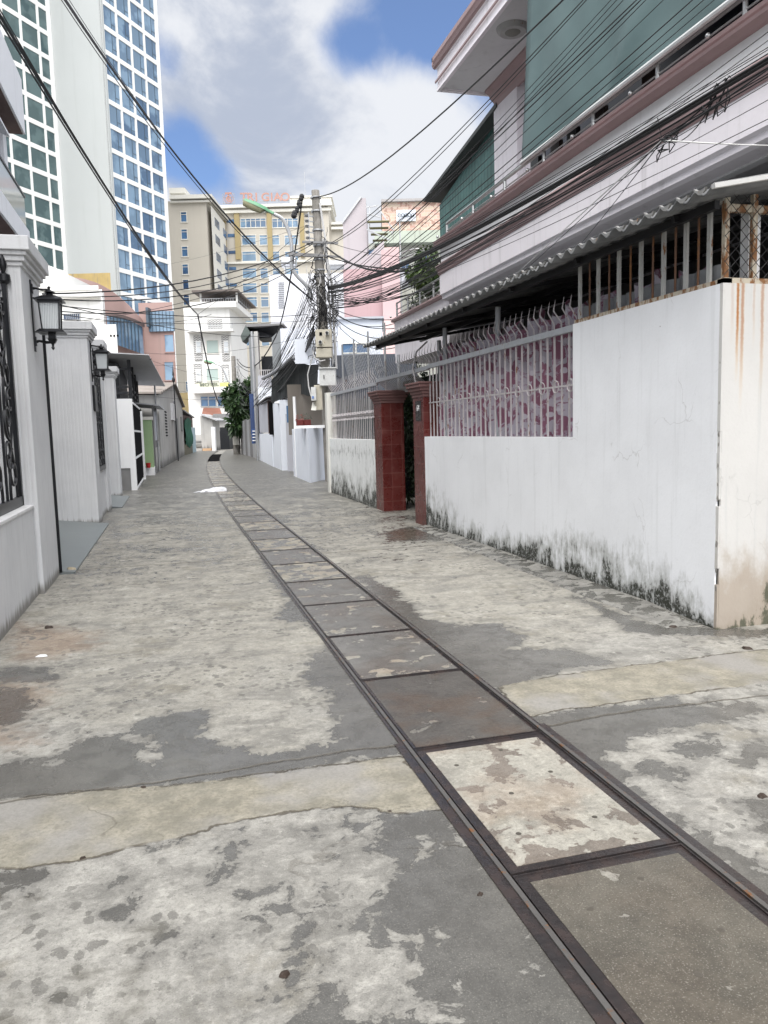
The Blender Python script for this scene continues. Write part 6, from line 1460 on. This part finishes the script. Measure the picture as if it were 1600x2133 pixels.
b.bar((pz(5)[0]-.32, pz(5)[1]-.1, pzv(515)), (pz(5)[0]-.32, pz(5)[1]-.1, pzv(445)), .03); b.build('insulator_rack', M['steel'], pole)
b = MB(); q = pz(pzv(425)); 
for i in range(9): b.sphere((q[0]-.42-.05*i*.6+random.uniform(-.06, .06), q[1]-.2, pzv(415+i*5)), random.uniform(.05, .09), 7, 5)
b.build('cable_clamp', M['cable'], pole)
for (dx, rr_, va, vb, nm) in ((.20, .03, 425, 760, 'conduit'), (.30, .04, 500, 770, 'conduit'), (-.2, .025, 600, 800, 'conduit')):
    MB().tube([pz(pzv(va), (dx*.4, -.15)), pz(pzv(va+90), (dx, -.18)), pz(pzv(vb), (dx, -.18))], rr_, 7).build(nm, M['cable_grey'], pole)
# street lamp arms
def lamp_arm(name, lab, pts, d, rad, head, dirv, parent=None):
    root = thing(name, lab, 'street lamp', CD(pts[-1][0], pts[-1][1], d), 'street lamps on poles')
    P_ = [CD(u, v, d) for u, v in pts]; P2 = []
    for i in range(len(P_)-1):
        a, c = P_[i], P_[i+1]; pm = P_[max(i-1, 0)]; pn_ = P_[min(i+2, len(P_)-1)]
        for k in range(6):
            t_ = k/6; P2.append(tuple(.5*((2*a)+(-pm+c)*t_+(2*pm-5*a+4*c-pn_)*t_**2+(-pm+3*a-3*c+pn_)*t_**3)))
    P2.append(tuple(P_[-1])); MB().tube(P2, rad, 8).build('arm', M['steel'], root)
    e0, e1 = CD(*head[0], d), CD(*head[1], d); ax = Vector(e1-e0); L = ax.length; ax.normalize(); s = Vector((-Dv[0], -Dv[1], 0)).normalized(); up = s.cross(ax).normalized(); up = up if up.z > 0 else -up
    def sh(b, prof, wid, zf):
        n = len(prof); vs = []
        for (f, h, w) in prof:
            for k in range(9):
                a = math.pi*k/8; q = Vector(e0)+ax*(f*L)+up*(zf*math.sin(a)*h)+s*(math.cos(a)*w*wid); vs.append(tuple(q))
        fs = [(i*9+k, i*9+k+1, (i+1)*9+k+1, (i+1)*9+k) for i in range(n-1) for k in range(8)]
        fs += [(i*9, (i+1)*9, (i+1)*9+8, i*9+8) for i in range(n-1)]+[tuple(range(9)), tuple((n-1)*9+k for k in range(9))[::-1]]
        b.add(vs, fs); b.sm = True; return b
    sh(MB(), [(0, .02, .3), (.05, .09, .8), (.4, .12, 1), (.72, .11, .95), (.78, .08, .6), (1, .07, .5)], .16, 1.0).build('housing', paint('lamp_green', (.09, .26, .14), .45), root)
    sh(MB(), [(.02, .02, .5), (.06, .13, .85), (.35, .15, .92), (.64, .12, .85), (.70, .03, .6)], .155, -1.0).build('lens', newmat('yellowed_lamp_lens', (.34, .33, .21), .2), root)
    return root
lamp_arm('street_lamp', 'green street lamp on a curved pipe arm at the big concrete pole', [(649, 620), (642, 600), (615, 570), (607, 550), (608, 520), (604, 490), (590, 458), (571, 446)], PD-.1, .055, [(506, 418), (570, 447)], 1)
pole2b = CD(493, 945, 56); p2 = thing('far_pole', 'shorter concrete pole half hidden by the bushy tree', 'utility pole', (pole2b[0], pole2b[1], 0))
q1, q2 = CD(494, 948, 56), CD(486, 742, 56); b = MB(); b.tube([(q1[0], q1[1], -.0), tuple(q2)], [.26, .15], 12); b.build('shaft', M['polec'], p2)
b = MB(); p_ = CD(490, 765, 55.7); b.box(p_[0]-.03, p_[0]+.5, p_[1]-.1, p_[1], p_[2], p_[2]+.05); b.build('cross_arm', M['steel'], p2); b = MB(); p_ = CD(492, 921, 55.5); b.box(p_[0]-.22, p_[0]+.2, p_[1]-.1, p_[1]+.2, p_[2]-.2, p_[2]+.4); b.build('meter_box', M['cream_lt'], p2)
lamp_arm('street_lamp', 'distant green street lamp on the far pole in front of the motel', [(484, 800), (474, 792), (467, 775), (460, 762), (448, 758)], 55.8, .05, [(425, 752), (448, 758)], 1)
# meter boxes on the big pole
M['boxbeige'] = paint('beige_meter_case', (.47, .44, .36), .55, 0, .08); M['boxwhite'] = paint('white_meter_case', (.60, .61, .60), .5, 0, .05)
def mbox(name, lab, u0, v0, u1, v1, d, th, mat, extra=None):
    r_ = thing(name, lab, 'meter box', CD((u0+u1)/2, v1, d), 'meter boxes on the big pole'); pb(MB(cxf), u0, v0, u1, v1, d, th).build('case', mat, r_, bevel=.012)
    if extra: extra(r_)
    return r_
def ex1(r_):
    pb(MB(cxf), 665, 692, 671, 699, PD-.56, .04).build('opening', M['dark'], r_)
    for (u, v) in ((681, 693), (667, 712)): 
        k_ = pb(MB(cxf), u-3.5, v-3.5, u+3.5, v+4, PD-.66, .12).build('meter', M['boxwhite'], r_); b = MB(cxf); s, z = lz(u, v, PD-.68); b.tube([(s, PD-.69, z), (s, PD-.65, z)], .04, 12); b.build('dial', M['charcoal'], k_)
mbox('meter_box', 'beige double meter box with two dials, highest on the big pole', 657, 686, 691, 723, PD-.55, .35, M['boxbeige'], ex1)
mbox('meter_box', 'plain beige box directly under the double meter box', 658, 725, 691, 744, PD-.53, .33, M['boxbeige'])
def ex2(r_): pb(MB(cxf), 674, 781, 675.5, 789, PD-.68, .05).build('handle', M['dark'], r_); pb(MB(cxf), 663.5, 765, 700.5, 767, PD-.70, .45).build('lid', M['boxwhite'], r_)
mbox('meter_box', 'white cabinet with a dark handle on the big pole', 665, 767, 699, 803, PD-.65, .4, M['boxwhite'], ex2)
def ex3(r_): pb(MB(cxf), 648, 806, 658, 834, PD-.72, .2).build('side_case', M['boxwhite'], r_); q = pb(MB(cxf), 650, 825, 654, 830, PD-.74, .03).build('blue_mark', paint('blue_mark', (.12, .22, .5), .5), r_)
mbox('meter_box', 'beige box with a small white case, lowest on the big pole', 655, 802, 671, 854, PD-.55, .3, M['boxbeige'], ex3)
quad_block(MB(cxf), [(651, 838, PD-.5), (661, 837, PD-.5), (658, 855, PD-.6), (648, 854, PD-.6)], .03).build('loose_lid', M['cream_lt'], None, 'loose beige lid hanging below the lowest meter box', 'lid')
# ================================================================== CABLES
def sagged(a, c, sag, n=16, lump=0): 
    a, c = Vector(a), Vector(c); out = []
    for i in range(n+1):
        f = i/n; p = a.lerp(c, f); p.z -= sag*4*f*(1-f); out.append(tuple(p))
    return out
CG = {'r': ('overhead cables running up to the right', 'black overhead cable running from the big pole up past the green tarpaulin'),
      'f': ('cables along the house front', 'black cable sagging along the mauve and lilac balcony front'),
      'd': ('cables fanning down to the left', 'thin black cable dropping from the big pole down to the left'),
      'h': ('cables crossing the lane', 'thin black cable crossing high over the lane from the left houses to the big pole'),
      'p': ('cables to the pink houses', 'thin black cable from the big pole across the pink house wall'),
      'w': ('cables to the far pole', 'thin cable running to the far pole')}
CL = {}
def cable(a, c, sag, r=.012, kind=None, label=None, mat=None, n=18):
    tp_ = kind in 'rf'
    if kind in 'rf': sag *= .42 if kind == 'f' else .55
    pts = sagged(a, c, sag, n)
    if tp_: r = [r*(.72-.46*i/n) for i in range(n+1)]
    b = MB().tube(pts, r, 5, False)
    g, l = CG[kind]
    o = b.build('cable', mat or M['cable'], None, label or l, 'cable', g, loc=pts[0])
    if not label: CL.setdefault(kind, []).append((o, Vector(c), Vector(a), r if not isinstance(r, list) else r[0]))
    return o
def PP(v, dx=0, dy=-.2): q = pz(pzv(v)); return (q[0]+dx, q[1]+dy, q[2])
def E(u, v, x): return tuple(PX(u, v, x))
def CDt(u, v, d): return tuple(CD(u, v, d))
cable(PP(415, -.1), E(1185, -12, 2.6), .55, .024, 'r', 'thickest twisted black cable rising from the top of the big pole to the upper right')
cable(PP(508, .35), E(1222, -8, 3.2), .35, .016, 'r'); cable(PP(510, .38), E(1226, -5, 3.15), .42, .014, 'r')
cable(PP(425, -.3), CDt(440, 790, 45), .9, .03, 'w', 'thick black cable swinging down from the pole top towards the far pole') if False else None
for (v0, u, v, x, sg_, r_) in ((590, 1278, -6, 3.3, .3, .011), (600, 1290, -6, 3.3, .35, .011), (608, 1303, -5, 3.35, .3, .012), (575, 1332, -6, 3.4, .25, .018), (585, 1341, -6, 3.4, .3, .018), (615, 1349, -4, 3.4, .35, .012), (620, 1387, -5, 3.5, .3, .011), (625, 1448, -5, 3.5, .3, .016), (628, 1470, -4, 3.5, .35, .012), (632, 1492, -4, 3.5, .35, .010)):
    cable(PP(v0, .25), E(u, v, x), sg_, r_, 'r')
for (v0, u, v, x, sg_, r_) in ((600, 1606, 118, 3.55, .62, .050), (604, 1606, 126, 3.55, .60, .045), (598, 1606, 108, 3.5, .60, .014), (610, 1606, 138, 3.55, .66, .026), (592, 1606, 95, 3.5, .55, .010), (596, 1606, 100, 3.5, .55, .010), (612, 1606, 150, 3.55, .72, .016), (618, 1606, 156, 3.55, .70, .016), (622, 1606, 170, 3.5, .80, .010), (628, 1606, 205, 3.5, .70, .009), (632, 1606, 245, 3.45, .60, .010), (640, 1606, 62, 3.5, .95, .010), (645, 1606, 80, 3.5, .95, .009)):
    cable(PP(v0, .2), E(u, v, x), sg_, r_, 'f')
# clusters tied at a node on the house front
nd1, nd2 = E(1380, 292, 3.62), E(1492, 198, 3.6)
for (v0, r_, sg_) in ((600, .012, .55), (610, .010, .62), (620, .010, .5), (630, .009, .66), (606, .009, .7), (640, .008, .58)): cable(PP(v0, .22), nd1, sg_, r_, 'f')
cable(nd1, E(1606, 140, 3.5), .02, .016, 'f', 'stout black cable between the two cable ties and the right edge'); cable(nd1, nd2, .03, .013, 'f', 'short slack cable between the two cable ties')
b = MB(); rr2 = random.Random(9)
for c_, s_ in ((nd1, .05), (nd2, .09)):
    for i in range(9):
        p0 = Vector(c_)+Vector((rr2.uniform(-.02, .02), rr2.uniform(-.1, .1), rr2.uniform(-s_, s_))); p1 = p0+Vector((0, rr2.uniform(-.12, .12), rr2.uniform(-s_*2, s_))); p2_ = p1+Vector((0, rr2.uniform(-.1, .1), rr2.uniform(-.06, .06)))
        b.tube([tuple(p0), tuple(p1), tuple(p2_), tuple(p0)], .005, 4, False)
b.build('cable_ties', M['cable'], None, 'knots of black cable ties on the bundle in front of the balcony', 'cable ties', kind='stuff')
cable(nd1, E(1606, 303, 3.4), .01, .010, 'f', 'short white cable from the cable tie to the right edge', M['cable_white'])
cable(nd1, E(1040, 604, 3.45), -.01, .009, 'f', 'pale straight wire from the cable tie down to the tin roof edge', M['cable_grey'])
cable(nd1, E(1062, 590, 3.45), .05, .006, 'f', 'thin dark wire from the cable tie down to the tin roof', n=14); cable(nd1, E(1200, 520, 3.45), .03, .006, 'f', 'thin dark wire drooping steeply from the cable tie to the tin roof', n=14)
cable(nd2, nd1, .28, .007, 'f', 'loose thin cable looping below the second tie')
cable(E(1370, 245, 3.62), nd1, .02, .006, 'f', 'tiny loop of wire hanging above the first cable tie')
# to pink houses / mid right
for (v0, u, v, d, r_, sg_) in ((518, 850, 563, 17, .026, .25), (536, 850, 560, 17, .018, .1), (641, 836, 664, 18, .010, .15), (645, 838, 668, 18, .010, .3), (650, 838, 682, 18, .010, .2), (655, 838, 700, 18, .012, .3), (660, 836, 720, 18, .010, .4), (505, 850, 535, 20, .007, .1)):
    cable(PP(v0, .2), CDt(u, v, d), sg_, r_, 'p')
for i in range(9):
    cable(PP(608+i*4.5, .25), CDt(905+i*2, 598-i*9+(i % 3)*5, 14.5), .22+.03*(i % 4), .007+.002*(i % 3), 'p', 'thin black cable from the big pole to the upper balcony corner' if False else None)
# leftwards, crossing over the lane
for (v0, u, v, x, sg_, r_) in ((508, 88, 612, -2.0, .35, .014), (512, 80, 617, -2.0, .45, .010), (522, 100, 622, -2.0, .50, .012), (538, 118, 648, -2.0, .55, .012)):
    cable(PP(v0, -.2), E(u, v, x), sg_, r_, 'h')
for (u0, v0, x0, u1, v1, d1, r_, sg_) in ((96, 634, -2.0, 640, 655, 24, .010, .15), (100, 650, -2.0, 440, 655, 30, .009, .25), (96, 628, -2.0, 560, 700, 32, .009, .2), (110, 664, -2.4, 640, 668, 24, .007, .1), (160, 668, -3.2, 655, 540, 23, .009, .3), (300, 745, -1.0, 470, 790, 45, .008, .15), (300, 760, -1.0, 500, 748, 45, .006, .15), (310, 790, -.8, 480, 795, 50, .006, .15), (300, 735, -1.0, 640, 700, 30, .007, .3), (240, 560, -3.8, 640, 470, 24, .005, .4), (320, 810, -.6, 480, 815, 52, .006, .1), (320, 826, -.5, 480, 830, 52, .006, .1)):
    cable(E(u0, v0, x0), CDt(u1, v1, d1), sg_, r_, 'h')
# two big bundles from upper left
for i, (u, v, r_) in enumerate(((128, -10, .022), (133, -8, .014), (124, -6, .010), (138, -10, .008))):
    cable(PP(628, -.3), E(u, v, -1.75), .55+.03*i, r_, 'h', ['thickest of the bundled cables sweeping down from the top left to the big pole', 'second cable of the bundle sweeping down from the top left to the big pole', 'thin cable of the bundle from the top left to the big pole', 'thinnest cable of the bundle from the top left to the big pole'][i])
mid = CDt(412, 655, 30)
for i, (u, v, r_) in enumerate(((-6, 22, .020), (-6, 34, .012), (-6, 10, .008))):
    cable(E(u, v, -1.55), mid, .30+.04*i, r_, 'h', ['stout cable from the left edge down to the joint before the motel', 'second cable from the left edge down to the joint before the motel', 'thin cable from the left edge down to the joint before the motel'][i])
cable(mid, CDt(462, 845, 52), .9, .03, 'w', 'cable running from the mid-air joint down to the far pole'); cable(mid, CDt(640, 470, PD), 0.1, .007, 'h', 'thin wire from the mid-air joint up to the big pole')
cable(PP(425, -.45), CDt(575, 700, 32), .5, .024, 'w', 'black cable hanging from the pole top clamp past the grey canopy'); cable(CDt(575, 700, 32), CDt(494, 748, 55), .9, .03, 'w', 'black cable from the canopy house sagging to the far pole')
# steep fan down to the left
rr3 = random.Random(4)
for i in range(30):
    u1 = 520+rr3.random()*95; v1 = 860-(u1-505)*1.15+rr3.uniform(-15, 15); d1 = 40-(u1-520)*.12
    cable(PP(rr3.uniform(560, 690), rr3.uniform(-.35, -.1)), CDt(u1, v1, d1), rr3.uniform(.05, .5), rr3.choice((.006, .007, .008, .010, .018)), 'd')
for i in range(4): cable(PP(700-6*i, -.3), CDt(545+i*7, 842-8*i, 38), .35+.05*i, .028-.003*i, 'd', ['lowest', 'second', 'third', 'fourth'][i]+' of the thick black cables sweeping down from the tangle to the lower left')
for i in range(16): cable(CDt(494, 750+i*6, 56), CDt(530+rr3.uniform(-4, 8), 755+rr3.uniform(0, 90), 44), rr3.uniform(.1, .9), rr3.choice((.010, .014, .02)), 'w')
# tangle on the pole
b = MB(); b2 = MB(); rr4 = random.Random(12)
for i in range(120):
    v = rr4.triangular(520, 760, 655); q = pz(pzv(v)); w = .34 if v > 600 else .22
    n_ = rr4.randint(5, 9); p = Vector((q[0]+rr4.uniform(-w, w), q[1]-.15+rr4.uniform(-.15, .1), q[2])); pts = [tuple(p)]; d = Vector((rr4.uniform(-.5, .5), rr4.uniform(-.3, .3), rr4.choice((-1, 1, -1.4)))).normalized()
    for k_ in range(n_): d = (d+Vector((rr4.uniform(-.7, .7), rr4.uniform(-.4, .4), rr4.uniform(-.6, .6)))).normalized(); p = p+d*rr4.uniform(.06, .17); p.x = min(max(p.x, q[0]-w*1.35), q[0]+w*1.2); pts.append(tuple(p))
    (b2 if i % 6 == 0 else b).tube(pts, rr4.uniform(.006, .015), 5, False)
for i in range(14):
    v = rr4.uniform(560, 680); q = pz(pzv(v)); R_ = rr4.uniform(.12, .30); cx_, cz_ = q[0]+rr4.choice((-1, 1))*rr4.uniform(.1, .35), q[2]
    (b if i % 3 else b2).tube([(cx_+math.cos(a)*R_*.7, q[1]-.25+.05*math.sin(a*2), cz_+math.sin(a)*R_) for a in np.linspace(0, 6.28, 18)], rr4.uniform(.006, .012), 5, False)
b.build('cable_tangle', M['cable'], None, 'dense tangle of black cable loops bunched around the big pole', 'cable tangle', kind='stuff'); b2.build('cable_tangle', M['cable_grey'], None, 'pale grey cable loops among the tangle on the big pole', 'cable tangle', kind='stuff')
b = MB(); b.tube([CDt(651, 730, PD-.6), CDt(655, 745, PD-.6), CDt(667, 752, PD-.62), CDt(678, 750, PD-.62)], .016, 6); b.build('cable', M['cable_grey'], None, 'pale cable looping under the meter boxes', 'cable')
b = MB(); b.tube([CDt(650, 745, PD-.4), CDt(641, 780, PD-.4), CDt(643, 805, PD-.4), CDt(648, 825, PD-.5)], .018, 6); b.build('cable', M['cable_grey'], None, 'pale cable drooping beside the lower meter boxes', 'cable')

MB().box(5.3, 5.4, 11.3, 17.4, 0, 2.6).build('yard_shade_side', M['dark'], None, 'black backing panel standing for the shade of the yard behind the gate shrub', 'wall')  # black backing added to stand for the shade inside the gate
MB().box(4.2, 5.3, 16.0, 16.08, 0, 2.2).build('yard_shade_back', M['dark'], None, 'black panel across the yard standing for the shade behind the gate shrub', 'screen')  # second added black panel, closing the painted shade at the back

# every cable gets its own description, by thickness and by its order where it ends
def pix(p):
    q = np.array(p)-_C; z = q@_W; return (800+FPX*(q@_R)/z, 1066.5-FPX*(q@_U)/z)
TXT = {'r': (0, 'cable crossing the green tarpaulin, %s from left at top edge'), 'f': (1, 'cable along the balcony front, %s down at near end'),
       'd': (0, 'cable fanning down from the big pole, %s from left'), 'h': (1, 'cable crossing the lane to the left houses, %s down'),
       'p': (1, 'cable across the pink house, %s down at right end'), 'w': (1, 'cable at the far pole, %s down at its end')}
for k_, lst in CL.items():
    ax_, tx_ = TXT[k_]
    key = (lambda e: pix(e[2])[1]) if k_ == 'h' else (lambda e: pix(e[1])[ax_])
    for i, e in enumerate(sorted(lst, key=key)):
        e[0]['label'] = ('thick black ' if e[3] > .014 else 'thin black ')+tx_ % nth(i+1)
